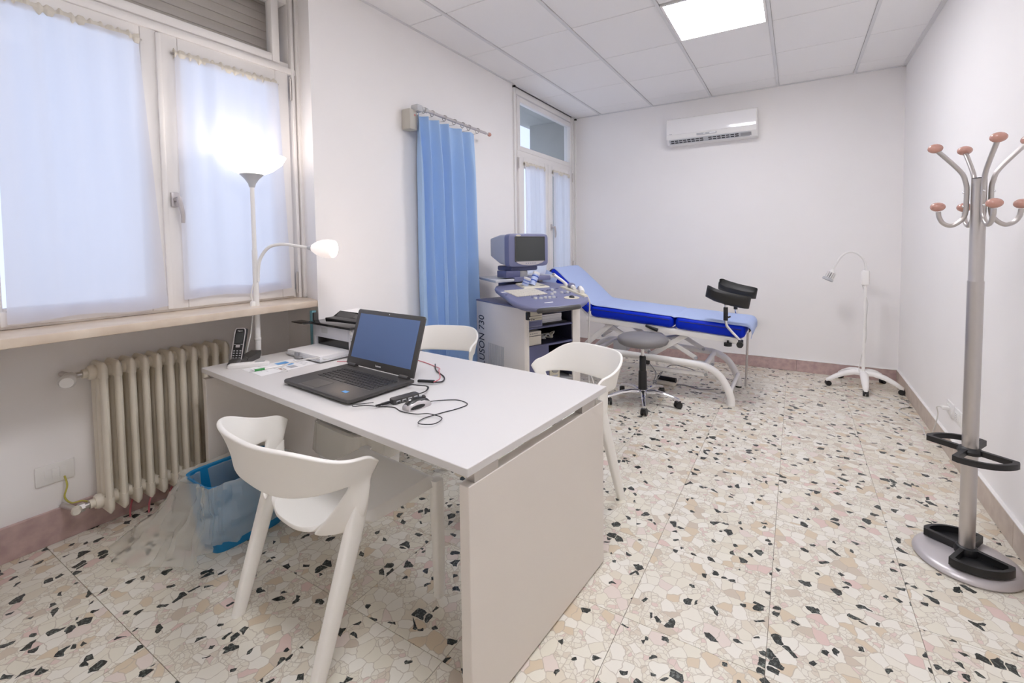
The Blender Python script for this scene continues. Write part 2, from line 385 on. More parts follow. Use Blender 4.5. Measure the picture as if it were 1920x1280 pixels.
# ------------------------------------------------------------------ the room
RW, RB, RF, RH = 3.257, 5.224, -1.7, 2.879
def wall(name, poly, z0, z1, m='wall', parent=None):
    b = B(); b.prism(poly, z0, z1); o = b.obj(name, m, parent, smooth=False)
    return o if parent else struct(o)
wall('wall_right', [(RW, RF), (RW + 0.2, RF), (RW + 0.2, RB + 0.2), (RW, RB + 0.2)], -0.02, RH + 0.1)
wall('wall_back', [(-0.6, RB), (RW, RB), (RW, RB + 0.2), (-0.6, RB + 0.2)], -0.02, RH + 0.1)
wall('wall_front', [(-0.6, RF - 0.2), (RW, RF - 0.2), (RW, RF), (-0.6, RF)], -0.02, RH + 0.1)
wl_ = holder('wall_left')
wall('masonry', [(-0.6, RF), (0, RF), (0, 0.36), (-0.6, 0.36)], -0.02, RH + 0.1, parent=wl_)
wall('masonry', [(0, 1.635), (0, 3.775), (-0.6, 3.775), (-0.6, 1.725), (-0.25, 1.725)], -0.02, RH + 0.1, parent=wl_)
wall('niche_back', [(-0.6, 0.36), (-0.45, 0.36), (-0.45, 1.725), (-0.6, 1.725)], -0.02, 0.985, parent=wl_)
wall('lintel', [(-0.6, 0.36), (-0.22, 0.36), (-0.22, 1.725), (-0.6, 1.725)], 2.83, RH + 0.1, parent=wl_)
wall('parapet', [(-0.6, 3.775), (0, 3.775), (0, 5.17), (-0.6, 5.17)], -0.02, 0.86, parent=wl_)
wall('masonry', [(-0.6, 5.17), (0, 5.17), (0, RB), (-0.6, RB)], -0.02, RH + 0.1, parent=wl_)

# floor: cement bed with terrazzo tiles laid in it
fb = B(); fb.box2((-0.6, RF, -0.05), (RW, RB, -0.004)); floor = struct(fb.obj('floor', 'joint', smooth=False))
TS = 0.44455; TX0 = 1.9168 - 6 * TS; TY0 = 1.4739 - 8 * TS
cache = {}
def tile_mesh(w, d, t, m, g):
    k = (round(w, 4), round(d, 4), t, m)
    if k not in cache:
        b = B(); b.box((0, 0, -t / 2), (w - g, d - g, t)); o = b.obj('tile', m, smooth=False); cache[k] = o.data; bpy.data.objects.remove(o)
    return cache[k]
for i in range(12):
    for j in range(20):
        x0, x1 = max(TX0 + i * TS, -0.45), min(TX0 + (i + 1) * TS, RW); y0, y1 = max(TY0 + j * TS, RF), min(TY0 + (j + 1) * TS, RB)
        if x1 - x0 < 0.01 or y1 - y0 < 0.01: continue
        if x1 < 0.0 and (y0 > 1.73 or y1 < 0.3): continue
        o = bpy.data.objects.new('tile', tile_mesh(x1 - x0, y1 - y0, 0.01, 'terrazzo', 0.0018)); COL.objects.link(o)
        o.parent = floor; o.location = ((x0 + x1) / 2, (y0 + y1) / 2, 0.0)

# ceiling: slab, rails and 60 cm boards
cb = B(); cb.box2((-0.6, RF, RH + 0.012), (RW, RB, RH + 0.1)); ceiling = struct(cb.obj('ceiling', 'plenum', smooth=False))
CS = 0.636; CX0 = 0.3347 - CS; CY0 = 2.4112 - 7 * CS
panels = {(3, 8), (3, 4)}  # second panel is out of view, added to light the near half
for i in range(6):
    for j in range(13):
        x0, x1 = max(CX0 + i * CS, 0.0), min(CX0 + (i + 1) * CS, RW); y0, y1 = max(CY0 + j * CS, RF), min(CY0 + (j + 1) * CS, RB)
        if x1 - x0 < 0.02 or y1 - y0 < 0.02 or (i, j) in panels: continue
        xa, xb = x0 + (0.012 if x0 > 0.01 else 0), x1 - (0.012 if x1 < RW - 0.01 else 0)
        k = ('c', round(xb - xa, 4), round(y1 - y0, 4))
        if k not in cache:
            b = B(); b.box((0, 0, 0.0075), (xb - xa, y1 - y0 - 0.006, 0.015), bev=0.002, seg=1); o = b.obj('ceiling_board', 'ceil', smooth=False); cache[k] = o.data; bpy.data.objects.remove(o)
        o = bpy.data.objects.new('ceiling_board', cache[k]); COL.objects.link(o); o.parent = ceiling; o.location = ((xa + xb) / 2, (y0 + y1) / 2, RH + 0.003)
for i in range(1, 6):
    b = B(); b.box2((CX0 + i * CS - 0.011, RF, RH - 0.005), (CX0 + i * CS + 0.011, RB, RH + 0.004)); b.obj('ceiling_rail', 'tbar', ceiling, smooth=False)
b = B(); b.box2((RW - 0.028, RF, RH - 0.006), (RW, RB, RH + 0.006)); b.obj('edge_angle', 'grey', ceiling, smooth=False).data.materials[0] = M['tbar']
b = B(); b.box2((0.0, RF, RH - 0.006), (0.014, RB, RH + 0.006)); b.obj('edge_angle', 'tbar', ceiling, smooth=False)
b = B(); b.box2((0.0, RB - 0.014, RH - 0.006), (RW, RB, RH + 0.006)); b.obj('edge_angle', 'tbar', ceiling, smooth=False)
for (i, j), lb in (((3, 8), 'square glowing LED panel set among the ceiling boards'), ((3, 4), 'unseen LED panel added to the ceiling to light the front of the room')):
    x0 = CX0 + i * CS; y0 = CY0 + j * CS
    t = thing('ceiling_light', lb, 'ceiling light', (x0 + CS / 2, y0 + CS / 2, RH), group='ceiling LED panels')
    b = B(); h = CS / 2 - 0.013; q = h - 0.016
    b.box2((-h, -h, -0.004), (h, -q, 0.012)); b.box2((-h, q, -0.004), (h, h, 0.012)); b.box2((-h, -q, -0.004), (-q, q, 0.012)); b.box2((q, -q, -0.004), (h, q, 0.012))
    b.obj('frame', 'frame', t, smooth=False)
    b = B(); b.box2((-q, -q, 0.0), (q, q, 0.010)); b.obj('diffuser', 'led', t, smooth=False)

# skirting in stone slabs
def skirting(name, p0, p1, h, th, m, n, nrm):
    s = holder(name); p0 = Vector(p0); p1 = Vector(p1); d = (p1 - p0) / n; L = d.length
    ang = math.atan2(d.y, d.x)
    for k in range(n):
        b = B(); b.box((0, 0, h / 2), (L - 0.0015, th, h), bev=0.002, seg=1)
        o = b.obj('slab', m, s, smooth=False); c = p0 + d * (k + 0.5) + Vector(nrm) * th / 2; o.location = c; o.rotation_euler = (0, 0, ang)
    return s
skirting('baseboard_back', (0, RB, 0), (RW, RB, 0), 0.117, 0.014, 'pinkmarble', 4, (0, -1, 0))
skirting('baseboard_right', (RW, RB - 0.014, 0), (RW, RF, 0), 0.122, 0.014, 'tanmarble', 8, (-1, 0, 0))
skirting('baseboard_left', (0, 1.64, 0), (0, RB - 0.014, 0), 0.117, 0.014, 'tanmarble', 4, (1, 0, 0))
skirting('baseboard_niche', (-0.45, 0.36, 0), (-0.45, 1.72, 0), 0.15, 0.016, 'pinkmarble', 2, (1, 0, 0))
b = B(); b.box2((RW - 0.017, RF, 0.122), (RW, RB, 0.127)); struct(b.obj('trim_1', 'white', smooth=False))
b = B(); b.box2((0, RB - 0.017, 0.117), (RW - 0.017, RB, 0.121)); struct(b.obj('trim_2', 'white', smooth=False))

# window builders; xf is the room-side face, windows lie in planes of constant x
def ring(b, xf, t, y0, y1, z0, z1, w, bev=0.006):
    b.box2((xf - t, y0, z0), (xf, y0 + w, z1), bev); b.box2((xf - t, y1 - w, z0), (xf, y1, z1), bev)
    b.box2((xf - t, y0 + w, z0), (xf, y1 - w, z0 + w), bev); b.box2((xf - t, y0 + w, z1 - w), (xf, y1 - w, z1), bev)
def sash(parent, xf, y0, y1, z0, z1, w):
    b = B(); ring(b, xf, 0.055, y0, y1, z0, z1, w); ring(b, xf - 0.012, 0.03, y0 + w - 0.004, y1 - w + 0.004, z0 + w - 0.004, z1 - w + 0.004, 0.016, 0.003)
    s = b.obj('sash', 'frame', parent)
    g = B(); g.box2((xf - 0.032, y0 + w, z0 + w), (xf - 0.028, y1 - w, z1 - w)); g.obj('glass_pane', 'glass', s, smooth=False)
    return s
def hinge(parent, x, y, z, L=0.1):
    b = B(); b.cyl((x, y, z - L / 2), (x, y, z + L / 2), 0.007, n=10); b.cyl((x, y, z - L / 2 - 0.008), (x, y, z - L / 2), 0.005, n=10); return b.obj('hinge', 'steel', parent)
def lever(parent, x, y, z, s=1.0):
    b = B(); b.box((x + 0.006, y, z), (0.012, 0.034, 0.072), 0.005); b.obj('handle_plate', 'silver', parent)
    b = B(); b.cyl((x + 0.01, y, z), (x + 0.045, y, z), 0.010); b.tube([(x + 0.045, y, z + 0.012), (x + 0.05, y + 0.004, z - 0.02), (x + 0.052, y + 0.012, z - 0.07), (x + 0.047, y + 0.014, z - 0.115)], [0.010, 0.011, 0.010, 0.008], smooth=4)
    return b.obj('handle', 'silver', parent)

w1 = holder('window_1'); XF = -0.25
b = B(); ring(b, XF - 0.015, 0.09, 0.36, 1.725, 1.0, 2.83, 0.055)
b.box2((XF - 0.10, 0.41, 2.38), (XF - 0.012, 1.67, 2.425), 0.006)
b.box2((XF - 0.06, 0.41, 2.355), (XF + 0.010, 1.70, 2.392), 0.008)
b.box2((XF - 0.02, 1.672, 1.0), (XF + 0.012, 1.69, 2.83), 0.004); b.box2((XF - 0.02, 1.70, 1.0), (XF + 0.022, 1.724, 2.83), 0.006)
b.box2((XF - 0.10, 0.99, 1.01), (XF - 0.04, 1.03, 2.38))
b.obj('frame', 'frame', w1)
sl = sash(w1, XF, 0.40, 1.006, 1.012, 2.36, 0.062)
sr = sash(w1, XF, 1.014, 1.655, 1.012, 2.36, 0.078)
b = B(); b.box2((XF - 0.004, 1.000, 1.015), (XF + 0.012, 1.022, 2.35), 0.005); b.obj('cover_strip', 'frame', w1)
lever(sr, XF, 1.050, 1.555)
hinge(w1, XF + 0.006, 1.664, 2.27, 0.12); hinge(w1, XF + 0.006, 1.664, 1.10, 0.12)
b = B(); ring(b, XF + 0.002, 0.06, 0.44, 1.61, 2.405, 2.80, 0.045); tr = b.obj('transom_sash', 'frame', w1)
g = B(); g.box2((XF - 0.04, 0.48, 2.445), (XF - 0.036, 1.57, 2.76)); g.obj('glass_pane', 'glass', tr, smooth=False)
sh = bpy.data.objects.new('roller_shutter', None); COL.objects.link(sh); sh.parent = w1
b = B(); b.box((0, 0, 0), (0.012, 1.30, 0.049), 0.005); b.box((-0.003, 0, -0.026), (0.006, 1.30, 0.012)); proto = b.obj('slat', 'shutter', sh); proto.location = (-0.42, 1.03, 2.40)
for k in range(1, 10): inst(proto, 'slat', sh, (-0.42, 1.03, 2.40 + 0.052 * k))
b = B(); b.box2((-0.45, 1.66, 1.0), (-0.36, 1.72, 2.83), 0.004); b.box2((-0.45, 0.36, 1.0), (-0.36, 0.42, 2.83), 0.004); b.obj('shutter_guide', 'lightgrey', w1)
b = B(); b.box2((-0.6, 0.36, 0.962), (-0.006, 1.70, 1.0), 0.006); struct(b.obj('trim_3', 'sill'))   # stone sill
bpy.data.objects['trim_3']['label'] = 'beige marble window sill above the radiator'

w2 = holder('window_2'); X2 = -0.004
b = B(); ring(b, X2 - 0.008, 0.09, 3.79, 5.155, 0.87, 2.872, 0.062)
b.box2((X2 - 0.09, 3.85, 2.185), (X2 + 0.0, 5.10, 2.262), 0.006); b.box2((X2 - 0.02, 3.80, 0.87), (X2 + 0.006, 3.822, 2.87), 0.004); b.box2((X2 - 0.02, 5.12, 0.87), (X2 + 0.006, 5.14, 2.87), 0.004)
b.obj('frame', 'frame', w2)
sl2 = sash(w2, X2 + 0.012, 3.858, 4.475, 0.90, 2.20, 0.095)
sr2 = sash(w2, X2 + 0.012, 4.482, 5.085, 0.90, 2.20, 0.095)
lever(sr2, X2 + 0.012, 4.53, 1.50)
hinge(w2, X2 + 0.018, 3.848, 2.13, 0.10); hinge(w2, X2 + 0.018, 5.094, 2.13, 0.10); hinge(w2, X2 + 0.018, 5.094, 1.05, 0.10)
b = B(); ring(b, X2 + 0.006, 0.06, 3.85, 5.10, 2.255, 2.79, 0.05); tr2 = b.obj('transom_sash', 'frame', w2)
g = B(); g.box2((X2 - 0.034, 3.895, 2.30), (X2 - 0.03, 5.055, 2.745)); g.obj('glass_pane', 'glass', tr2, smooth=False)
b = B(); b.box2((-0.25, 3.775, 0.86), (0.05, 5.17, 0.885), 0.004); b.obj('sill', 'sill', w2)
for y in (3.775, 5.185):
    b = B(); b.cyl((0.012, y, 0.12), (0.012, y, 2.845), 0.009, n=10); p = struct(b.obj('trim_4', 'white'))
    b = B(); b.box((0.014, y, 2.855), (0.03, 0.02, 0.022), 0.004); b.cyl((0.014, y, 2.845), (0.014, y, 2.866), 0.006); b.obj('tip', 'black', p)
# seen past the far transom: balcony soffit, side pier and the building opposite
b = B(); b.box2((-0.72, 2.6, 2.86), (-0.6, 6.6, 3.0)); b.box2((-0.6, 3.78, 2.85), (-0.1, 5.165, 2.875)); struct(b.obj('balcony_soffit', 'concrete', smooth=False))
b = B(); b.box2((-0.62, 5.135, 0.87), (-0.10, 5.168, 2.85)); struct(b.obj('outside_reveal', 'concrete', smooth=False))

# ------------------------------------------------------------------ sheer curtains on the sashes
def sheer(label, x, y0, y1, z0, z1, seed, group, hemz=0.05, sway=0.0):
    rnd = random.Random(seed); fr = [(rnd.uniform(8, 40), rnd.uniform(0, 6), rnd.uniform(0.3, 1)) for _ in range(5)]
    t = thing('sheer_curtain', label, 'curtain', (x, (y0 + y1) / 2, z0), group=group); zc = z0; yc = (y0 + y1) / 2
    def wave(y, v): 
        s = sum(a * math.sin(f * y * 2 + p + 1.5 * v) for f, p, a in fr)
        return 0.0075 * s * (0.35 + 0.65 * v)
    def f(u, v):
        y = y0 + (y1 - y0) * u; z = z0 + (z1 - z0) * v
        y += sway * (1 - v) * (u - 0.1)
        return (0.022 + wave(y, v), y - yc, z - zc - 0.006 * math.sin(u * 9 + seed) * (1 - v))
    b = B(); b.grid(f, 90, 26); b.obj('cloth', 'sheer', t)
    b = B(); b.grid(lambda u, v: (f(u, v * hemz / (z1 - z0))[0] - 0.003, f(u, 0)[1], f(u, v * hemz / (z1 - z0))[2]), 60, 2); b.obj('hem', 'sheer', t)
    def hd(u, v):
        y = y0 + 0.0 + (y1 - y0) * u
        r = 0.013 + 0.0035 * math.sin(u * 90 + seed) + 0.002 * math.sin(u * 151 + 1)
        a = v * 2 * PI
        return (0.012 + r * math.cos(a) * 0.8, y - yc, z1 - zc + 0.004 + r * 1.5 * math.sin(a) + 0.002 * math.sin(u * 55 + seed * 2))
    b = B(); b.grid(hd, 110, 10); b.obj('header', 'hem', t)
    b = B(); b.cyl((0.012, y0 - yc - 0.012, z1 - zc + 0.004), (0.012, y1 - yc + 0.012, z1 - zc + 0.004), 0.004, n=8); b.obj('rod', 'steel', t)
    return t
sheer('wide white sheer curtain on the left sash of the near window', XF, 0.485, 0.935, 1.03, 2.285, 1, 'sheer window curtains', sway=0.07)
sheer('white sheer curtain behind the lamp bowl, on the right sash of the near window', XF, 1.07, 1.575, 1.06, 2.268, 2, 'sheer window curtains', sway=0.05)
sheer('narrow sheer curtain on the left sash of the far window', X2 + 0.012, 3.935, 4.378, 0.96, 2.125, 3, 'sheer window curtains')
sheer('narrow sheer curtain on the right sash of the far window, beside its handle', X2 + 0.012, 4.555, 4.988, 0.96, 2.125, 4, 'sheer window curtains')
# ------------------------------------------------------------------ radiator
def radiator():
    N, P, H0, H1, D = 11, 0.0505, 0.105, 0.80, 0.15
    t = thing('radiator', 'old cream cast iron column radiator under the window', 'radiator', (-0.345, 0.765, 0.0))
    b = B(); hw = 0.0125; cw = 0.0122
    for cx in (-0.052, 0.0, 0.052):                                 # three columns in depth, each ridged in front
        rings = []
        for z in (H0 + 0.05, H1 - 0.05):
            w = cw; d = 0.021
            rings.append([(cx - d, 0, z), (cx - d * 0.55, -w, z), (cx + d * 0.45, -w, z), (cx + d * 0.8, -w * 0.55, z), (cx + d, 0, z), (cx + d * 0.8, w * 0.55, z), (cx + d * 0.45, w, z), (cx - d * 0.55, w, z)])
        b.loft(rings)
    def head(z0, z1, tip):                                          # pointed header, a hull tapering to a ridge in the middle
        rings = []
        for f, sc_, ww in ((0, 1, 1), (0.45, 1.0, 1.0), (0.8, 0.95, 0.9), (1.0, 0.80, 0.35)):
            z = z0 + (z1 - z0) * f; d = 0.074 * sc_; w = hw * ww
            rings.append([(-d, 0, z), (-d * 0.93, -w, z), (d * 0.9, -w, z), (d, -w * 0.4, z), (d, w * 0.4, z), (d * 0.9, w, z), (-d * 0.93, w, z)])
        b.loft(rings)
    head(H1 - 0.07, H1, 1); head(H0 + 0.07, H0 - 0.005, -1)
    for z in (H1 - 0.045, H0 + 0.05):
        b.lathe([(0.024, -0.026), (0.030, -0.015), (0.030, 0.015), (0.024, 0.026)], (0.0, 0, z), (0, 1, 0), 14)
    proto = b.obj('section', 'rad', t, angle=50)
    for k in range(1, N): inst(proto, 'section', t, (0, k * P, 0))
    for z in (H1 - 0.045, H0 + 0.05):                               # end plugs
        b = B(); b.lathe([(0.034, 0), (0.034, 0.012), (0.028, 0.022), (0.020, 0.022), (0.020, 0.04)], (0, -0.018, z), (0, -1, 0), 12); b.obj('end_plug', 'rad', t)
    b = B(); b.lathe([(0.030, 0), (0.028, 0.015), (0.018, 0.015)], (0, (N - 1) * P + 0.018, H1 - 0.045), (0, 1, 0), 12); b.obj('end_plug', 'rad', t)
    v = B(); v.cyl((0, -0.05, H1 - 0.045), (0, -0.095, H1 - 0.045), 0.013); v.cyl((0.0, -0.085, H1 - 0.045), (-0.09, -0.10, H1 - 0.045), 0.012); vo = v.obj('valve_body', 'steel', t)
    v = B(); v.lathe([(0.016, 0), (0.024, 0.012), (0.025, 0.05), (0.028, 0.055), (0.029, 0.075), (0.022, 0.088), (0, 0.09)], (0, -0.095, H1 - 0.045), (0.9, -0.35, -0.1), 20)
    for k in range(20):
        a = 2 * PI * k / 20
    v.obj('thermostat_head', 'white', vo)
    v = B(); v.cyl((0, -0.05, H0 + 0.05), (0, -0.085, H0 + 0.05), 0.012); v.lathe([(0.02, 0), (0.02, 0.02), (0.014, 0.02)], (0, -0.075, H0 + 0.05), (0, -1, 0), 6); v.cyl((0.0, -0.10, H0 + 0.05), (-0.1, -0.12, H0 + 0.05), 0.011); vo = v.obj('valve_body', 'steel', t)
    v = B(); v.lathe([(0.017, 0), (0.019, 0.03), (0.013, 0.042), (0, 0.043)], (0, -0.10, H0 + 0.05), (0.9, -0.2, 0.1), 10); v.obj('valve_cap', 'cream', vo)
    return t
radiator()

def plate(name, label, loc, rz, w, h, mods, holes=True, group=None, slot='white'):
    """wall plate facing local +x: frame, modules"""
    t = thing(name, label, 'socket', loc, rz, group)
    b = B(); b.box((0.005, 0, 0), (0.01, w, h), 0.004); b.obj('cover', 'white', t)
    for y, kind in mods:
        b = B(); b.box((0.011, y, 0), (0.004, 0.021, 0.044), 0.0012); m = b.obj('module', slot, t)
        if kind:
            b = B()
            for z in (-0.012, 0, 0.012): b.cyl((0.0122, y, z), (0.0134, y, z), 0.0022, n=8)
            b.obj('contact_holes', 'black', m)
    return t
plate('wall_switch_plate', 'white switch plate low on the wall left of the radiator', (-0.45, 0.628, 0.315), 0.0, 0.125, 0.088, [(-0.024, 0), (0.0, 0), (0.024, 0)])
b = B(); b.tube([(-0.435, 0.655, 0.29), (-0.415, 0.657, 0.25), (-0.42, 0.648, 0.20), (-0.42, 0.668, 0.162), (-0.41, 0.70, 0.158), (-0.375, 0.712, 0.158)], 0.0035, smooth=6)
tag(b.obj('earth_wire', 'yellowcable'), 'thin yellow earth wire from the switch plate to the radiator pipe', 'cable')
plate('wall_socket', 'white wall socket with a plug in it, low on the right wall', (RW, 3.582, 0.292), PI, 0.125, 0.083, [(0.0, 1), (-0.024, 0), (0.024, 0)])
plate('wall_socket', 'white empty wall socket behind the coat stand, low on the right wall', (RW, 3.427, 0.292), PI, 0.125, 0.083, [(0.0, 1), (-0.024, 1), (0.024, 0)])

# ------------------------------------------------------------------ desk
DX, DY, DTH, DW, DD, DZ = 1.686, 0.908, -0.0874, 1.78, 0.82, 0.73
def dpt(x, y, z=0.0):
    """desk frame: origin at the near right corner, x to the right, y away"""
    return Vector((DX + x * math.cos(DTH) - y * math.sin(DTH), DY + x * math.sin(DTH) + y * math.cos(DTH), DZ + z))
dk = thing('desk', 'white rectangular desk with panel legs carrying the laptop', 'desk', (DX, DY, 0), DTH)
b = B(); b.box2((-DW, 0, DZ - 0.024), (0, DD, DZ), 0.0015, seg=1); b.obj('tabletop', 'desk', dk, smooth=False)
for x in (-0.036, -DW):
    b = B(); b.box2((x, 0.004, 0.006), (x + 0.036, DD - 0.03, DZ - 0.052), 0.0015, seg=1); p = b.obj('side_panel', 'deskside', dk, smooth=False)
    for y in (0.03, DD - 0.20):
        b = B(); b.box2((x + 0.001, y, DZ - 0.052), (x + 0.033, y + 0.10, DZ - 0.024)); b.obj('spacer', 'steel', dk, smooth=False)
    for y in (0.06, DD - 0.1):
        b = B(); b.cyl((x + 0.018, y, 0), (x + 0.018, y, 0.006), 0.012, n=10); b.obj('foot_pad', 'grey', p)
b = B(); b.box2((-DW + 0.036, DD - 0.33, DZ - 0.064), (-0.036, DD - 0.29, DZ - 0.024)); b.obj('cross_rail', 'lightgrey', dk, smooth=False)

# ------------------------------------------------------------------ chairs (one shell: seat, wrap-round back, four legs)
def chair_parts(t):
    rim_a, rim_b, rim_y = 0.318, 0.300, -0.035
    low_a, low_b, low_y = 0.282, 0.232, -0.058
    def sp(ph, a, b_, y0, p=0.72):
        return Vector((a * math.copysign(abs(math.sin(ph)) ** p, math.sin(ph)), y0 - b_ * abs(math.cos(ph)) ** p, 0))
    def rimz(ph): return 0.745 - 0.080 * abs(math.sin(ph)) ** 5 - 0.030 * max(0.0, (abs(ph) - 1.50) / 0.07) ** 2
    def lowz(ph): return 0.575 + 0.012 * math.sin(abs(ph)) ** 2
    def band(ph, v):
        """v 0 at the rim, 1 at the lower edge; a flared lip near the rim"""
        a = sp(ph, rim_a, rim_b, rim_y); c = sp(ph, low_a, low_b, low_y)
        e = abs(math.sin(ph)) ** 3; k = (1 - (1 - v) ** 1.8) * (1 - e) + v * e
        a.x -= math.copysign(0.020 * abs(math.sin(ph)) ** 14, a.x); p = a.lerp(c, k); p.z = rimz(ph) + (lowz(ph) - rimz(ph)) * v
        return p
    bm = B(); n = 72
    rows = [0, 0.06, 0.16, 0.32, 0.55, 0.8, 1.0]
    V = []
    for i in range(n + 1):
        ph = -PI / 2 + PI * i / n
        V.append([bm.bm.verts.new(band(ph, v)) for v in rows])
    for i in range(n):
        for j in range(len(rows) - 1): bm.bm.faces.new((V[i][j], V[i + 1][j], V[i + 1][j + 1], V[i][j + 1]))
    # flanks: from the lower edge of the band down into the seat, leaving the opening at the back
    i0 = 68                                                           # about 80 degrees
    for s in (1, -1):
        cols = range(i0, n + 1); W = []
        for i in cols:
            ii = i if s > 0 else n - i
            ph = -PI / 2 + PI * i / n; f = (i - i0) / (n - i0)
            top = band(ph, 1.0)
            bot = Vector((0.150 + 0.112 * f ** 0.6, -0.188 + 0.09 * f, 0.416 + 0.014 * f))
            col = [V[ii][-1]]
            for q in (0.25, 0.5, 0.75, 1.0):
                k = q; p = top.lerp(bot, k); out = math.sin(PI * q) * 0.018
                p.x += out * (0.4 + 0.6 * f); p.y -= out * 0.8 * (1 - f)
                p.z = top.z + (bot.z - top.z) * (1 - (1 - q) ** 1.25)
                col.append(bm.bm.verts.new((s * p.x, p.y, p.z)))
            W.append(col)
        for a, c in zip(W, W[1:]):
            for j in range(4): bm.bm.faces.new((a[j], c[j], c[j + 1], a[j + 1]))
    bm.obj('backrest', 'chair', t, mods=(('SOLIDIFY', dict(thickness=0.016, offset=0.0)), ('SUBSURF', dict(levels=1, render_levels=2))), angle=180)
    # seat: dished pan, rear edge rising into the flanks, front lip turned down
    def seat(u, v):
        y = -0.195 + 0.475 * v
        hw = 0.17 + 0.075 * min(1, v / 0.35) ** 0.6 - 0.008 * v
        x = (u * 2 - 1) * hw
        e = abs(u * 2 - 1)
        yy = y + 0.055 * e ** 3 * (1 - v) ** 3 * 1.2
        z = 0.432 + 0.010 * v - 0.016 * (1 - e ** 2) * math.sin(PI * min(1, v * 1.05)) - 0.016 * (1 - v) ** 4 + 0.03 * e ** 4 * (1 - v) ** 3
        if v > 0.9: z -= 0.034 * ((v - 0.9) / 0.1) ** 1.3
        if e > 0.9:                                                     # side flange turned down
            k = min(1, max(0, (v - 0.12) / 0.2)); z -= 0.036 * k * ((e - 0.9) / 0.1) ** 1.2 * (1 if v < 0.9 else 1 - (v - 0.9) / 0.1 * 0.9)
        return (x, yy, z)
    b = B(); b.grid(seat, 40, 40)
    b.obj('seat', 'chair', t, mods=(('SOLIDIFY', dict(thickness=0.016, offset=-1.0)), ('BEVEL', dict(width=0.005, segments=2, limit_method='ANGLE'))), angle=50)
    def leg(pts):
        """pts: centre, half width x, half depth y; rounded-square loft"""
        rings = []
        for (x, y, z), hx, hy in pts:
            rings.append(superloop(hx, hy, 0.55, 14, z, (x, y)))
        g = B(); g.loft(rings); return g.obj('leg', 'chair', t, angle=60)
    for s in (1, -1):
        leg([((s * 0.260, -0.248, 0.0), 0.018, 0.020), ((s * 0.262, -0.217, 0.10), 0.020, 0.023), ((s * 0.265, -0.142, 0.34), 0.022, 0.027), ((s * 0.267, -0.114, 0.43), 0.020, 0.029), ((s * 0.273, -0.094, 0.50), 0.012, 0.028), ((s * 0.282, -0.078, 0.565), 0.004, 0.018)])
        leg([((s * 0.268, 0.228, 0.0), 0.016, 0.018), ((s * 0.258, 0.236, 0.15), 0.0185, 0.021), ((s * 0.236, 0.252, 0.39), 0.023, 0.024), ((s * 0.230, 0.256, 0.425), 0.024, 0.022)])
ch1 = thing('armchair', 'ivory plastic wrap-back chair pulled up to the near side of the desk', 'chair', (0.99, 1.03, 0), -0.10)
chair_parts(ch1)
def chair_at(label, x, y, rz):
    c = copy_tree(ch1); c.location = (x, y, 0); c.rotation_euler = (0, 0, rz); c['label'] = label; return c
ch1['group'] = 'ivory plastic chairs around the desk'
ch3 = chair_at('ivory plastic chair on the far side of the desk, before the ultrasound cart', 1.364, 2.027, math.radians(159)); ch3.scale = (0.85, 1, 1)
ch2 = chair_at('ivory plastic chair behind the laptop, only the top of its back showing', 0.40, 2.135, math.radians(197)); ch2.scale = (0.85, 1, 1)

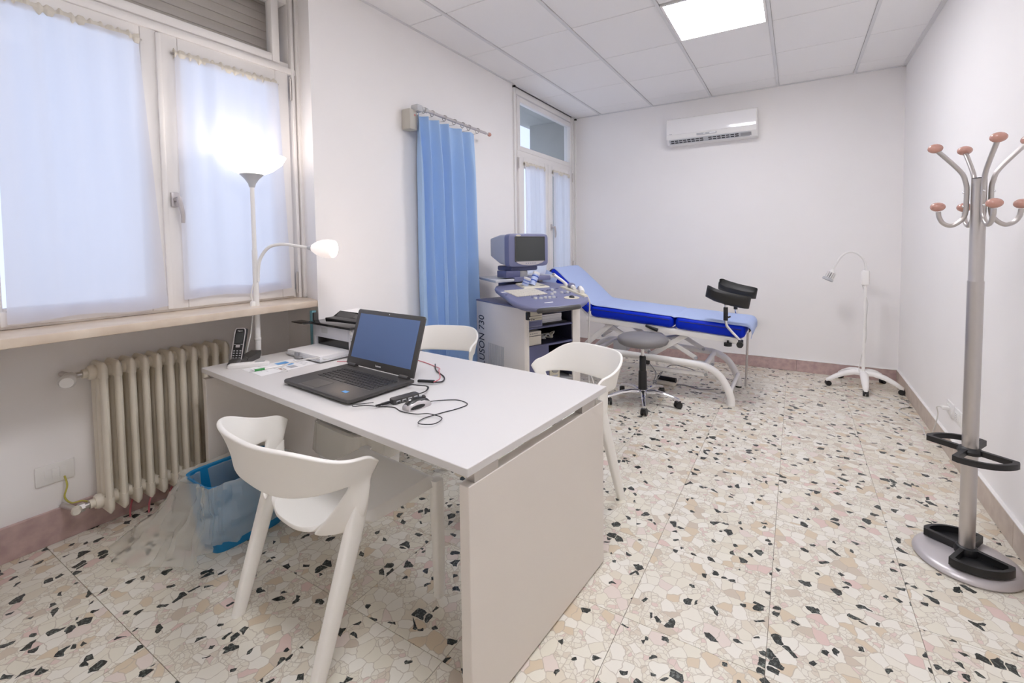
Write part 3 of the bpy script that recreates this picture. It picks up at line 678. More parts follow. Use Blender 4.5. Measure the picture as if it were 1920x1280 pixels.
# ------------------------------------------------------------------ floor lamp
def floor_lamp():
    X, Y = -0.105, 1.345
    t = thing('floor_lamp', 'white uplighter floor lamp with a lit bowl and a reading arm', 'lamp', (X, Y, 0))
    b = B(); b.lathe([(0.0, 0), (0.12, 0), (0.125, 0.008), (0.11, 0.02), (0.03, 0.03), (0.0135, 0.05)], n=32); b.obj('base', 'white', t)
    b = B(); b.cyl((0, 0, 0.03), (0, 0, 1.30), 0.0135); b.lathe([(0.0135, 0), (0.016, 0.004), (0.016, 0.012), (0.0135, 0.016)], (0, 0, 0.81)); b.cyl((0, 0, 1.28), (0, 0, 1.65), 0.0105); b.obj('pole', 'white', t)
    b = B(); b.lathe([(0.0105, 0), (0.014, 0.003), (0.018, 0.02), (0.034, 0.045), (0.058, 0.070), (0.055, 0.072), (0.0, 0.05)], (0, 0, 1.635), n=28); b.obj('cup', 'silver', t).data.materials[0] = M['lightgrey']
    b = B(); b.lathe([(0.055, 0.0), (0.10, 0.022), (0.145, 0.060), (0.166, 0.098), (0.163, 0.0985), (0.142, 0.064), (0.098, 0.027), (0.0, 0.012)], (0, 0, 1.703), n=40, cap=False); b.obj('bowl_shade', 'shade', t)
    b = B(); b.lathe([(0.0, -0.03), (0.02, -0.02), (0.03, 0.0), (0.022, 0.02), (0, 0.03)], (0, 0, 1.755)); b.obj('bulb', 'bulb', t)
    # arm: leaves the pole, bends over and reaches towards the room
    b = B(); b.tube([(0.012, 0.006, 1.13), (0.016, 0.008, 1.20), (0.03, 0.0155, 1.26), (0.075, 0.036, 1.315), (0.14, 0.07, 1.33), (0.20, 0.10, 1.322), (0.265, 0.132, 1.31)], 0.0085, smooth=6); b.obj('reading_arm', 'white', t)
    a = Vector((0.265, 0.132, 1.31)); d = Vector((0.9, 0.42, -0.06))
    b = B(); b.lathe([(0.0085, 0), (0.012, 0.01), (0.02, 0.035), (0.022, 0.04)], a, d, 20); hd = b.obj('reading_head', 'lightgrey', t)
    b = B(); b.lathe([(0.021, 0.03), (0.036, 0.055), (0.047, 0.085), (0.050, 0.115), (0.047, 0.145), (0.043, 0.147), (0.045, 0.115), (0.03, 0.06), (0.0, 0.05)], a, d, 28, cap=False); b.obj('glass_shade', 'shade2', hd)
    b = B(); b.ball(a + d.normalized() * 0.115, (0.05, 0.05, 0.05)); b.obj('bulb', 'bulb', hd)
    b = B(); b.box((0.0, -0.02, 0.99), (0.02, 0.024, 0.07), 0.006); b.tube([(0, -0.02, 1.02), (-0.003, -0.026, 1.06), (0, -0.012, 1.12)], 0.003, smooth=4); b.tube([(0, -0.02, 0.96), (-0.012, -0.03, 0.85), (-0.02, -0.06, 0.68), (-0.01, -0.03, 0.5)], 0.003, smooth=5); b.obj('cord_switch', 'white', t)
    l = bpy.data.lights.new('lamp_glow', 'POINT'); l.energy = 1.7; l.color = (1.0, 0.86, 0.74); l.shadow_soft_size = 0.06
    lo = bpy.data.objects.new('lamp_glow', l); COL.objects.link(lo); lo.parent = t; lo.location = (0, 0, 1.84)
    l = bpy.data.lights.new('reading_glow', 'POINT'); l.energy = 1.5; l.color = (1.0, 0.76, 0.58); l.shadow_soft_size = 0.03
    lo = bpy.data.objects.new('reading_glow', l); COL.objects.link(lo); lo.parent = t; lo.location = a + d.normalized() * 0.175
floor_lamp()

# ------------------------------------------------------------------ laptop
def laptop():
    # frame: origin at the front left corner of the base, x to the right, y to the hinge
    ox, oy = 0.533, 1.100
    t = thing('laptop', 'open dark grey laptop standing on the desk', 'laptop', (ox, oy, DZ), -0.085)
    w, d, h = 0.482, 0.305, 0.022
    b = B(); b.prism([(0, 0.012), (0.012, 0), (w - 0.012, 0), (w, 0.012), (w, d), (0, d)], 0.008, h, 0.003)
    for x in (0.05, w - 0.05):
        for y in (0.04, d - 0.04): b.cyl((x, y, 0), (x, y, 0.009), 0.012, n=10)
    for k, y in enumerate((0.10, 0.13, 0.17, 0.21)): b.box((w, y, 0.0125), (0.003, 0.02, 0.006))
    b.obj('base', 'dark', t)
    b = B(); b.box2((0.062, 0.112, h - 0.0006), (w - 0.035, d - 0.052, h + 0.0004)); b.obj('keyboard_well', mat('keyboard_bed', (0.15, 0.145, 0.14), 0.5), t, smooth=False)
    b = B(); kw = (w - 0.10) / 19.0
    for r in range(6):
        y = 0.119 + r * 0.0225
        for k in range(19):
            if r == 0 and 5 <= k <= 9: continue
            b.box((0.066 + (k + 0.5) * kw, y + 0.007, h + 0.0016), (kw * 0.84, 0.0185, 0.0028), 0.0008, seg=1)
        if r == 0: b.box((0.066 + 7.5 * kw, y + 0.007, h + 0.0016), (kw * 4.84, 0.0185, 0.0028), 0.0008, seg=1)
    b.obj('keys', 'keys', t, smooth=False, kind='stuff')
    b = B(); b.box2((0.115, 0.018, h - 0.0003), (0.235, 0.092, h + 0.0006), 0.0002, seg=1); b.box2((0.115, 0.004, h - 0.0003), (0.235, 0.0165, h + 0.0005)); b.obj('touchpad', mat('touchpad', (0.075, 0.07, 0.066), 0.35), t, smooth=False)
    b = B(); b.box2((w - 0.118, 0.045, h), (w - 0.088, 0.062, h + 0.0006)); b.obj('sticker', 'paperblue', t, smooth=False)
    for x in (0.055, w - 0.055):
        b = B(); b.cyl((x - 0.028, d - 0.008, h + 0.002), (x + 0.028, d - 0.008, h + 0.002), 0.0105, n=12); b.obj('hinge', 'dark', t)
    tilt = math.radians(17); rot = Matrix.Rotation(-tilt, 4, 'X')
    lid = bpy.data.objects.new('lid', None)
    b = B(); L = 0.262
    b.prism([(0, 0), (w, 0), (w, L - 0.008), (w - 0.008, L), (0.008, L), (0, L - 0.008)], -0.009, 0.0, 0.002)
    m = Matrix.Translation((0, d - 0.008, h + 0.006)) @ rot @ Matrix.Rotation(PI / 2, 4, 'X')
    for v in b.bm.verts: v.co = m @ v.co
    lid = b.obj('lid', 'dark', t)
    b = B(); b.box2((0.026, 0.034, 0.0), (w - 0.026, L - 0.020, 0.0012)); 
    for v in b.bm.verts: v.co = m @ v.co
    b.obj('display', 'lcd', lid, smooth=False)
    b = B(); b.cyl((w / 2, L - 0.010, -0.0005), (w / 2, L - 0.010, 0.0012), 0.0022, n=10)
    for v in b.bm.verts: v.co = m @ v.co
    b.obj('camera_lens', 'paper', lid)
    q = m @ Vector((w / 2, 0.012, 0.0005)); ax = m.to_3x3() @ Vector((1, 0, 0)); ay = m.to_3x3() @ Vector((0, 1, 0))
    text('brand_mark', 'Lenovo', 0.013, 'paper', lid, q, ax, ay, 'CENTER')
laptop()

# ------------------------------------------------------------------ mouse, hub, cables
def mouse():
    t = thing('computer_mouse', 'small black and silver wired mouse on the desk', 'mouse', (1.238, 1.178, DZ), math.radians(-12))
    def sec(y, hw, hz, z0=0.0): 
        return [(hw * math.cos(a), y, z0 + hz * max(0, math.sin(a)) ** 0.8) for a in [PI * k / 10 for k in range(11)]]
    b = B(); b.loft([sec(-0.052, 0.012, 0.010), sec(-0.047, 0.023, 0.021), sec(-0.030, 0.029, 0.031), sec(-0.005, 0.029, 0.035), sec(0.020, 0.028, 0.031), sec(0.040, 0.025, 0.021), sec(0.052, 0.015, 0.010)]); b.obj('shell', 'silver', t)
    b = B()
    def top(y, hw, hz): return [(hw * 0.82 * math.cos(a), y, hz * math.sin(a) ** 0.8 + 0.0012) for a in [PI * (0.22 + 0.56 * k / 8) for k in range(9)]]
    def cap(y, hw, hz): return top(y, hw, hz) + [(0, y, hz * 0.3)]
    b.loft([cap(-0.046, 0.024, 0.022), cap(-0.030, 0.031, 0.0325), cap(-0.005, 0.031, 0.0365), cap(0.020, 0.030, 0.0325), cap(0.0405, 0.027, 0.0222), cap(0.050, 0.017, 0.0125)]); b.obj('buttons', 'black', t)
    b = B(); b.cyl((-0.003, 0.028, 0.029), (0.003, 0.028, 0.029), 0.008, n=14); b.obj('scroll_wheel', 'dark', t)
    for s in (-1, 1):
        b = B(); b.ball((s * 0.0265, -0.012, 0.010), (0.008, 0.06, 0.016)); b.obj('side_grip', 'black', t)
    b = B(); b.box((0.002, -0.030, 0.0338), (0.009, 0.007, 0.0008), rot=Rx(0.35)); b.obj('mark', 'paper', t, smooth=False)
mouse()
b = B(); z = DZ + 0.0025
b.tube([(1.255, 1.225, z + 0.006), (1.275, 1.27, z), (1.325, 1.30, z), (1.385, 1.285, z), (1.385, 1.235, z), (1.36, 1.17, z), (1.345, 1.10, z + 0.002), (1.372, 1.05, z + 0.008), (1.415, 1.075, z + 0.006), (1.40, 1.13, z + 0.004), (1.345, 1.125, z + 0.010), (1.295, 1.115, z + 0.003), (1.225, 1.115, z), (1.17, 1.13, z), (1.115, 1.105, z + 0.002), (1.085, 1.075, z + 0.010), (1.062, 1.045, z + 0.012), (1.045, 1.055, z + 0.012), (1.058, 1.085, z + 0.008), (1.078, 1.118, z + 0.006)], 0.0016, n=6, smooth=6)
tag(b.obj('mouse_cable', 'black'), 'thin black mouse cable looped beside the laptop', 'cable')
hub = thing('usb_hub', 'black four-port hub lying between the laptop and the mouse', 'hub', (1.146, 1.205, DZ), math.radians(76))
b = B(); b.prism([(-0.055, -0.016), (-0.048, -0.02), (0.048, -0.02), (0.055, -0.016), (0.055, 0.012), (0.048, 0.018), (-0.048, 0.018), (-0.055, 0.012)], 0.0, 0.02, 0.003); b.obj('body', 'dark', hub)
for k in range(4):
    b = B(); b.box((-0.036 + k * 0.024, -0.0202, 0.010), (0.015, 0.003, 0.008)); p = b.obj('port', 'lightgrey', hub, smooth=False)
    b = B(); b.box((-0.036 + k * 0.024, -0.0215, 0.0085), (0.012, 0.002, 0.004)); b.obj('port_tongue', 'black', p, smooth=False)
b = B(); b.box((-0.075, 0.0, 0.010), (0.035, 0.012, 0.008), 0.002); b.box((-0.10, 0.0, 0.010), (0.03, 0.009, 0.007), 0.002); b.obj('plug', 'black', hub)
b = B(); z = DZ
b.tube([(1.16, 1.262, z + 0.010), (1.165, 1.30, z + 0.012), (1.14, 1.335, z + 0.016), (1.10, 1.325, z + 0.018), (1.04, 1.315, z + 0.018)], 0.004, n=6, flat=0.45, smooth=6)
tag(b.obj('hub_cable', 'black'), 'short flat black cable from the hub to the laptop side', 'cable')
b = B(); b.box((1.075, 1.395, z + 0.012), (0.075, 0.012, 0.012), 0.003, rot=Rz(0.35)); b.tube([(1.11, 1.405, z + 0.010), (1.125, 1.44, z + 0.006), (1.08, 1.50, z + 0.004), (0.98, 1.56, z + 0.004), (0.90, 1.64, z + 0.004)], 0.003, smooth=6)
tag(b.obj('power_plug', 'black'), 'black plug and lead at the right rear corner of the laptop', 'cable')
b = B(); b.tube([(1.112, 1.40, z + 0.012), (1.12, 1.43, z + 0.02), (1.09, 1.46, z + 0.035), (1.05, 1.50, z + 0.03), (0.95, 1.60, z + 0.005), (0.70, 1.66, z + 0.003), (0.52, 1.52, z + 0.003), (0.42, 1.445, z + 0.004)], 0.002, n=6, smooth=6)
tag(b.obj('network_cable', 'redcable'), 'thin red network lead running behind the laptop towards the printer', 'cable')
b = B(); b.tube([(0.40, 1.20, z + 0.014), (0.352, 1.205, z + 0.018), (0.318, 1.245, z + 0.024), (0.325, 1.315, z + 0.03), (0.352, 1.39, z + 0.026), (0.372, 1.44, z + 0.008), (0.36, 1.50, z + 0.004)], 0.0035, smooth=6); 
tag(b.obj('printer_cable', 'whitecable'), 'white cable looping over the leaflet to the printer', 'cable')

# ------------------------------------------------------------------ phone, remote, pen, leaflet
def phone():
    t = thing('cordless_phone', 'black cordless phone standing in its charging cradle', 'phone', (0.012, 1.185, DZ), math.radians(30))
    b = B(); b.loft([superloop(0.036, 0.050, 0.6, 20, 0.0), superloop(0.037, 0.051, 0.6, 20, 0.008), superloop(0.030, 0.040, 0.6, 20, 0.028), superloop(0.022, 0.026, 0.7, 20, 0.036)]); 
    b.loft([[(-0.034, 0.02, 0), (0.034, 0.02, 0), (0.034, 0.02, 0.022), (-0.034, 0.02, 0.022)], [(-0.030, 0.125, 0), (0.030, 0.125, 0), (0.030, 0.125, 0.034), (-0.030, 0.125, 0.034)], [(-0.026, 0.145, 0.02), (0.026, 0.145, 0.02), (0.026, 0.145, 0.038), (-0.026, 0.145, 0.038)]])
    b.obj('cradle', 'dark', t)
    m = Matrix.Translation((0, -0.022, 0.016)) @ Matrix.Rotation(math.radians(-17), 4, 'X')
    b = B(); b.M = m; b.box((0, 0.011, 0.085), (0.054, 0.022, 0.170), 0.008, seg=3); hs = b.obj('handset', 'black', t)
    b = B(); b.M = m
    lp = [(x, -0.0006, z + 0.085) for x, z, _ in superloop(0.0262, 0.0835, 0.28, 40)]
    b.tube(lp, 0.0022, n=6, close=True); b.obj('silver_rim', 'silver', hs)
    b = B(); b.M = m; b.box((0, -0.0005, 0.122), (0.038, 0.003, 0.052), 0.001, seg=1); b.obj('display', 'screen', hs, smooth=False)
    b = B(); b.M = m; b.box((0, -0.002, 0.080), (0.021, 0.004, 0.014), 0.0018); b.obj('navigation_key', 'silver', hs)
    b = B(); b.M = m
    for r in range(4):
        for c in range(3): b.box((-0.0155 + 0.0155 * c, -0.0006, 0.022 + 0.0115 * r), (0.0085, 0.0025, 0.0048), 0.0008, seg=1)
    b.box((-0.017, -0.0006, 0.088), (0.009, 0.0025, 0.003)); b.box((0.017, -0.0006, 0.088), (0.009, 0.0025, 0.003)); b.obj('number_keys', 'lightgrey', hs, smooth=False, kind='stuff')
    q = m @ Vector((0, -0.0012, 0.153)); text('maker_mark', 'Gigaset', 0.008, 'paper', hs, q, (1, 0, 0), m.to_3x3() @ Vector((0, 0, 1)), 'CENTER')
phone()
rm = thing('remote_control', 'white handheld remote control lying in front of the phone', 'remote control', (0.105, 1.185, DZ), math.radians(50))
b = B(); b.loft([superloop(0.086, 0.018, 0.45, 24, 0.0), superloop(0.090, 0.021, 0.45, 24, 0.006), superloop(0.088, 0.0205, 0.45, 24, 0.017), superloop(0.080, 0.016, 0.45, 24, 0.0215)]); b.obj('body', 'white', rm)
b = B(); b.box((0.048, 0, 0.0215), (0.042, 0.022, 0.0012)); b.obj('display', 'lcdgreen', rm, smooth=False)
b = B()
for x in (-0.05, -0.025, 0.0): b.box((x, 0, 0.0216), (0.012, 0.014, 0.0014), 0.0005, seg=1)
b.obj('buttons', 'paper', rm, smooth=False)
def leaflet(name, label, loc, rz, w, h, blocks):
    t = thing(name, label, 'paper', loc, rz)
    b = B(); b.box((0, 0, 0.0004), (w, h, 0.0008)); b.obj('sheet', 'paper', t, smooth=False)
    for (x, y, bw, bh, m) in blocks:
        b = B(); b.box((x, y, 0.00085), (bw, bh, 0.0002)); b.obj('print', m, t, smooth=False)
lines = [(-0.06 + 0.035 * (k % 3), -0.105 + 0.014 * k, 0.05 + 0.012 * ((k * 7) % 4), 0.0025, 'papergrey') for k in range(6)]
leaflet('leaflet', 'printed leaflet with a blue picture under the pen', (0.238, 1.262, DZ), -0.08, 0.20, 0.26, lines + [(-0.03, 0.035, 0.09, 0.055, 'paperblue'), (0.055, 0.03, 0.05, 0.035, 'papergrey'), (0.06, -0.02, 0.05, 0.02, 'brownprint'), (0.0, 0.095, 0.13, 0.003, 'papergrey'), (0.0, 0.108, 0.11, 0.003, 'papergrey'), (0.02, 0.083, 0.12, 0.003, 'papergrey')])
pn = thing('ballpoint_pen', 'ballpoint pen with a green grip lying on the leaflet', 'pen', (0.238, 1.207, DZ + 0.0062), math.radians(75))
b = B(); b.cyl((-0.045, 0, 0), (0.075, 0, 0.0), 0.005, n=12); b.cyl((0.075, 0, 0), (0.082, 0, 0), 0.003, n=8); b.obj('barrel', 'white', pn)
b = B(); b.cyl((-0.060, 0, 0), (-0.018, 0, 0), 0.0058, n=12); b.obj('grip', 'green', pn)
b = B(); b.cyl((-0.082, 0, 0), (-0.060, 0, 0), 0.0014, 0.005, n=12); b.obj('tip', 'chrome', pn)
b = B(); b.box((0.06, 0, 0.006), (0.035, 0.004, 0.0015)); b.obj('clip', 'chrome', pn)

# ------------------------------------------------------------------ printer on the desk
def printer():
    # origin at the front left bottom corner; the front faces local -y
    t = thing('printer', 'white laser printer with a black output tray behind the laptop', 'printer', (0.03, 1.575, DZ), -0.075)
    w, d, h = 0.41, 0.27, 0.172
    b = B(); b.box2((0, 0, 0.075), (w, d, h - 0.02), 0.008); b.box2((0, 0.0, 0.0), (0.035, d, 0.09), 0.006); b.box2((w - 0.06, 0.0, 0.0), (w, d, 0.09), 0.006); b.box2((0.03, 0.10, 0.0), (w - 0.05, d, 0.09))
    b.obj('body', 'lightgrey', t).data.materials[0] = mat('printer_white', (0.60, 0.61, 0.65), 0.4)
    b = B(); b.box2((0.035, -0.002, 0.078), (w - 0.062, 0.02, 0.150), 0.003); fd = b.obj('front_door', mat('printer_door', (0.66, 0.67, 0.72), 0.4), t)
    b = B(); b.box((0.125, -0.001, 0.118), (0.062, 0.004, 0.030), 0.002); b.obj('pull_recess', 'lightgrey', fd)
    b = B(); b.box2((0.034, 0.012, 0.006), (w - 0.06, 0.102, 0.078)); b.obj('feed_opening', 'gloss', t, smooth=False)
    # output tray: black deck rising to the rear with a hooded back, front lip jutting out
    b = B(); b.box2((0.006, -0.03, h - 0.022), (w - 0.004, 0.18, h - 0.008), 0.004); b.box((0.0, -0.055, h - 0.010), (0.13, 0.06, 0.006), 0.002, rot=Rz(0.0)); b.obj('output_tray', 'gloss', t)
    b = B(); b.box2((0.03, 0.06, h - 0.01), (w - 0.08, 0.17, h + 0.002), 0.003); b.obj('tray_well', 'black', t)
    b = B(); b.loft([[(0.02, 0.13, h - 0.02), (w - 0.03, 0.13, h - 0.02), (w - 0.03, 0.16, h + 0.028), (0.03, 0.16, h + 0.028)], [(0.02, d, h - 0.02), (w, d, h - 0.02), (w, d, h + 0.03), (0.03, d, h + 0.03)]]); b.obj('rear_hood', 'paper', t, angle=30)
    b = B(); b.loft([[(0.015, 0.10, h - 0.012), (0.05, 0.10, h - 0.012), (0.05, 0.155, h + 0.02), (0.03, 0.155, h + 0.03)], [(w - 0.06, 0.10, h - 0.012), (w - 0.03, 0.10, h - 0.012), (w - 0.03, 0.155, h + 0.03), (w - 0.05, 0.155, h + 0.02)]]); b.obj('hood_face', 'gloss', t)
    b = B(); b.box2((w - 0.06, -0.004, 0.0), (w, 0.03, h - 0.026), 0.006); cp = b.obj('control_column', mat('printer_column', (0.66, 0.67, 0.71), 0.4), t)
    b = B(); b.lathe([(0.011, 0), (0.011, 0.003), (0.008, 0.004)], (w - 0.03, -0.004, 0.13), (0, -1, 0), 18); b.obj('button', 'white', cp)
    for z in (0.10, 0.085):
        b = B(); b.cyl((w - 0.03, -0.0035, z), (w - 0.03, -0.006, z), 0.004, n=10); b.obj('button', 'grey', cp)
    b = B(); b.box2((0.02, -0.165, 0.006), (w - 0.05, 0.10, 0.014), 0.003); b.box2((0.01, -0.02, 0.0), (0.032, 0.06, 0.03), 0.006); b.obj('paper_tray', 'lightgrey', t)
    b = B(); b.box((0.14, -0.168, 0.020), (0.026, 0.012, 0.026), 0.004); b.box((0.165, -0.172, 0.010), (0.05, 0.02, 0.010), 0.003); b.obj('paper_stop', 'grey', t)
    s = thing('paper_stack', 'stack of blank white sheets in the printer tray', 'paper', (0.03, 1.575, DZ), -0.075)
    for k in range(6):
        b = B(); b.box2((0.028 + 0.0006 * (k % 3), -0.158 + 0.0006 * ((k * 2) % 3), 0.0142 + 0.003 * k), (w - 0.066, 0.098, 0.0168 + 0.003 * k)); b.obj('sheet', 'paper', s, smooth=False)
printer()
fl_ = thing('box_file', 'narrow teal file standing between the printer and the window reveal', 'file', (-0.02, 1.62, DZ), -0.05)
b = B(); b.box((-0.010, 0, 0.105), (0.026, 0.026, 0.21), 0.002); b.obj('cover', 'teal', fl_)
b = B(); b.box((0.012, 0, 0.10), (0.018, 0.024, 0.20), 0.001); b.obj('dark_back', 'dark', fl_)
# ------------------------------------------------------------------ waste bins
def bin_blue():
    t = thing('waste_bin', 'blue rectangular waste bin lined with a clear bag, beside the radiator', 'bin', (0.20, 1.075, 0.0), math.radians(-2))
    def rr(hx, hy, z, n=32): return superloop(hx, hy, 0.35, n, z)
    b = B(); b.loft([rr(0.105, 0.145, 0), rr(0.108, 0.148, 0.012), rr(0.130, 0.172, 0.30), rr(0.136, 0.178, 0.304), rr(0.134, 0.176, 0.31), rr(0.124, 0.166, 0.306), rr(0.102, 0.142, 0.016)]); b.obj('bucket', 'binblue', t)
    rnd = random.Random(5); ph = [(rnd.randint(3, 17), rnd.uniform(0, 6), rnd.uniform(0.3, 1)) for _ in range(7)]
    def bag(u, v):
        a = 2 * PI * u; cx, sx_ = math.cos(a), math.sin(a)
        px = math.copysign(abs(cx) ** 0.35, cx); py = math.copysign(abs(sx_) ** 0.35, sx_)
        w = sum(q * math.sin(f * a + p + 2.5 * v) for f, p, q in ph) / 3
        toward = max(0.0, -(cx * 0.75 + sx_ * 0.66))                   # side that trails to the floor, near the radiator
        if v < 0.3:                                                    # inside, from the rim down
            k = v / 0.3; z = 0.12 + 0.195 * k; f = 0.88 + 0.08 * k
            return (0.128 * px * f + 0.006 * w, 0.168 * py * f + 0.006 * w, z)
        k = (v - 0.3) / 0.7
        zz = 0.318 - (0.258 + 0.05 * toward ** 0.5) * k - 0.014 * w * k
        if sx_ > 0.3: zz = 0.318 - 0.14 * k
        fl = 0.010 + 0.012 * abs(w) + 0.27 * toward ** 2 * k ** 1.4
        x = 0.137 * px + fl * cx * 1.1 + 0.010 * w * k; y = 0.178 * py + fl * sx_ + 0.010 * w * k
        nn = noise.noise(Vector((x * 13, y * 13, zz * 13))) * 0.03 + noise.noise(Vector((x * 31 + 5, y * 31, zz * 31))) * 0.012
        return (x + nn * cx, y + nn * sx_, max(0.006, zz + 0.012 * noise.noise(Vector((x * 9, y * 9, 3))) * k))
    b = B(); b.grid(bag, 120, 30); b.obj('bag', 'bag', t, angle=28)
bin_blue()
def bin_white():
    t = thing('lined_box', 'pale box with a wrinkled white liner under the desk', 'bin', (0.50, 1.50, 0.0), math.radians(-6))
    b = B(); b.loft([superloop(0.17, 0.12, 0.3, 28, 0.0), superloop(0.20, 0.14, 0.3, 28, 0.43), superloop(0.19, 0.13, 0.3, 28, 0.43), superloop(0.165, 0.115, 0.3, 28, 0.02)]); b.obj('box', 'white', t)
    rnd = random.Random(9); ph = [(rnd.randint(5, 26), rnd.uniform(0, 6), rnd.uniform(0.3, 1)) for _ in range(8)]
    def f(u, v):
        a = 2 * PI * u; c, s = math.cos(a), math.sin(a); px = math.copysign(abs(c) ** 0.35, c); py = math.copysign(abs(s) ** 0.35, s)
        w = sum(q * math.sin(n * a + p) for n, p, q in ph) / 4
        if v < 0.3: return (0.188 * px * (0.9 + 0.1 * v / 0.3), 0.128 * py * (0.9 + 0.1 * v / 0.3), 0.30 + 0.14 * v / 0.3)
        k = (v - 0.3) / 0.7; return ((0.204 + 0.012 * w * k + 0.01 * k) * px, (0.145 + 0.012 * w * k + 0.01 * k) * py, 0.442 - 0.16 * k + 0.012 * w * k)
    b = B(); b.grid(f, 140, 14); b.obj('liner', 'bag', t, angle=60)
bin_white()
for k, (x, y) in enumerate(((-0.40, 0.865), (-0.36, 0.925), (-0.31, 0.985))):
    b = B(); b.tube([(x - 0.03, y + 0.03, 0.09), (x - 0.01, y + 0.015, 0.075), (x + 0.008, y, 0.045), (x + 0.014, y - 0.005, 0.004)], 0.004, smooth=6)
    tag(b.obj('pink_lead', 'redcable'), ['pink lead nearest the pipe valve, hanging below the radiator to the floor', 'middle one of the pink leads hanging below the radiator', 'pink lead closest to the blue bin, hanging below the radiator'][k], 'cable')
# ------------------------------------------------------------------ curtain rail and blue curtain
rl = thing('curtain_rail', 'grey wall arm with rod and pink end knob holding the blue curtain', 'curtain rail', (0.0, 2.35, 2.13))
b = B(); b.box((0.045, 0.0, 0.07), (0.085, 0.075, 0.145), 0.012); b.obj('wall_bracket', 'beige', rl).data.materials[0] = mat('warm_grey_plastic', (0.50, 0.48, 0.43), 0.5)
b = B(); b.box((0.085, 0.035, 0.152), (0.07, 0.06, 0.05), 0.012); b.cyl((0.105, 0.05, 0.153), (0.107, 0.11, 0.152), 0.018); b.obj('rod_clamp', 'lightgrey', rl)
b = B(); b.cyl((0.106, 0.06, 0.153), (0.122, 0.80, 0.131), 0.0115); b.cyl((0.122, 0.80, 0.131), (0.123, 0.835, 0.130), 0.007); b.obj('rod', 'silver', rl)
b = B(); b.lathe([(0.0, 0), (0.009, 0.0), (0.015, 0.008), (0.017, 0.018), (0.013, 0.03), (0, 0.033)], (0.123, 0.832, 0.130), (0.02, 1, -0.03), 16); b.obj('end_knob', 'wood', rl)
b = B(); b.cyl((0.088, 0.01, 0.10), (0.089, 0.01, 0.10), 0.008); b.obj('red_button', mat('dull_red', (0.6, 0.25, 0.22), 0.5), rl)
cu = thing('blue_curtain', 'long sky blue curtain hanging in folds from the wall arm', 'curtain', (0.10, 2.72, 0.22))
CT = 2.245
def fold(u, v):
    """u along the cloth, v from top 0 to bottom 1"""
    y = 2.372 + (3.035 - 2.372) * u + 0.055 * v * u + 0.03 * v * (1 - u)
    z = CT - 0.015 * u - (CT - 0.2) * v
    amp = 0.048 + 0.006 * v
    ph = 2 * PI * (5.8 * u + 0.42 * math.sin(3.1 * u + 0.5) + 0.06 * math.sin(17 * u))
    s = math.sin(ph); x = 0.088 + amp * (s + 0.38 * math.sin(2 * ph + 0.9)) * (0.55 + 0.45 * min(1, v * 6))
    x += 0.006 * math.sin(9 * v + 7 * u) * v
    y += 0.028 * math.cos(ph) * (0.5 + 0.5 * v) + 0.006 * math.sin(5 * v + 20 * u)
    if u > 0.93: y += 0.03 * v * (u - 0.93) / 0.07
    return (max(0.028, x) - 0.10, y - 2.72, z - 0.22)
b = B(); b.grid(fold, 170, 44); b.obj('cloth', 'bluecloth', cu, angle=180)
for k, u in enumerate((0.03, 0.16, 0.36, 0.53, 0.68, 0.80, 0.97)):
    p = fold(u, 0); yy = 2.41 + (3.06 - 2.41) * u; rz_ = 2.2835 - 0.0297 * (yy - 2.41)
    b = B(); b.tube([(0.007 + 0.016 * (yy - 2.41) + 0.021 * math.cos(a), yy - 2.72 + 0.004 * math.sin(a * 2), rz_ - 0.22 - 0.006 + 0.021 * math.sin(a)) for a in [2 * PI * q / 18 for q in range(18)]], 0.0028, n=6, close=True)
    b.tube([(0.007 + 0.016 * (yy - 2.41), yy - 2.72, rz_ - 0.22 - 0.028), (p[0], p[1], p[2] - 0.005)], 0.002, n=6)
    b.obj('ring', 'steel', cu)

# ------------------------------------------------------------------ ultrasound cart
UX, UY, URZ = 0.798, 2.66, math.atan2(0.918, 0.397)
us = thing('ultrasound_machine', 'grey and lilac ultrasound cart with a tube monitor beside the blue curtain', 'ultrasound machine', (UX, UY, 0), URZ)
CWD, CDP, CHT = 0.51, 0.70, 0.87
b = B(); b.prism([(0, 0.02), (0.012, 0), (0.03, 0), (0.03, CDP), (0, CDP)], 0.13, CHT - 0.012, 0.003); sp_ = b.obj('side_panel', 'cartgrey', us)
b = B(); b.prism([(CWD - 0.075, 0.0), (CWD, 0.0), (CWD, CDP), (CWD - 0.03, CDP), (CWD - 0.03, 0.05), (CWD - 0.075, 0.05)], 0.13, CHT - 0.012, 0.003); b.obj('side_panel', 'cartgrey', us)
b = B(); b.box2((0.03, CDP - 0.03, 0.14), (CWD - 0.03, CDP, CHT - 0.012)); b.obj('back_panel', 'navy', us, smooth=False)
b = B(); b.box2((-0.003, -0.012, CHT - 0.012), (CWD + 0.003, CDP + 0.003, CHT), 0.004)
for y in (0.55, 0.60): b.cyl((0.10, y, CHT), (0.10, y, CHT + 0.001), 0.008)
b.obj('top_plate', 'lilac', us)
b = B(); b.box2((0.0, -0.05, 0.07), (CWD, CDP, 0.14), 0.015); b.obj('base_plate', 'grey', us)
for (x, y) in ((0.05, 0.0), (CWD - 0.05, 0.0), (0.05, CDP - 0.06), (CWD - 0.05, CDP - 0.06)):
    b = B(); b.cyl((x - 0.014, y, 0.04), (x + 0.014, y, 0.04), 0.04); b.box((x, y, 0.075), (0.05, 0.05, 0.03), 0.006); b.obj('caster', 'black', us)
for z in (0.725, 0.592, 0.305):
    b = B(); b.box2((0.03, 0.004, z - 0.014), (CWD - 0.075 if z > 0.4 else CWD - 0.03, CDP - 0.03, z), 0.003); b.obj('shelf', 'lilac2' if z > 0.4 else 'grey', us)
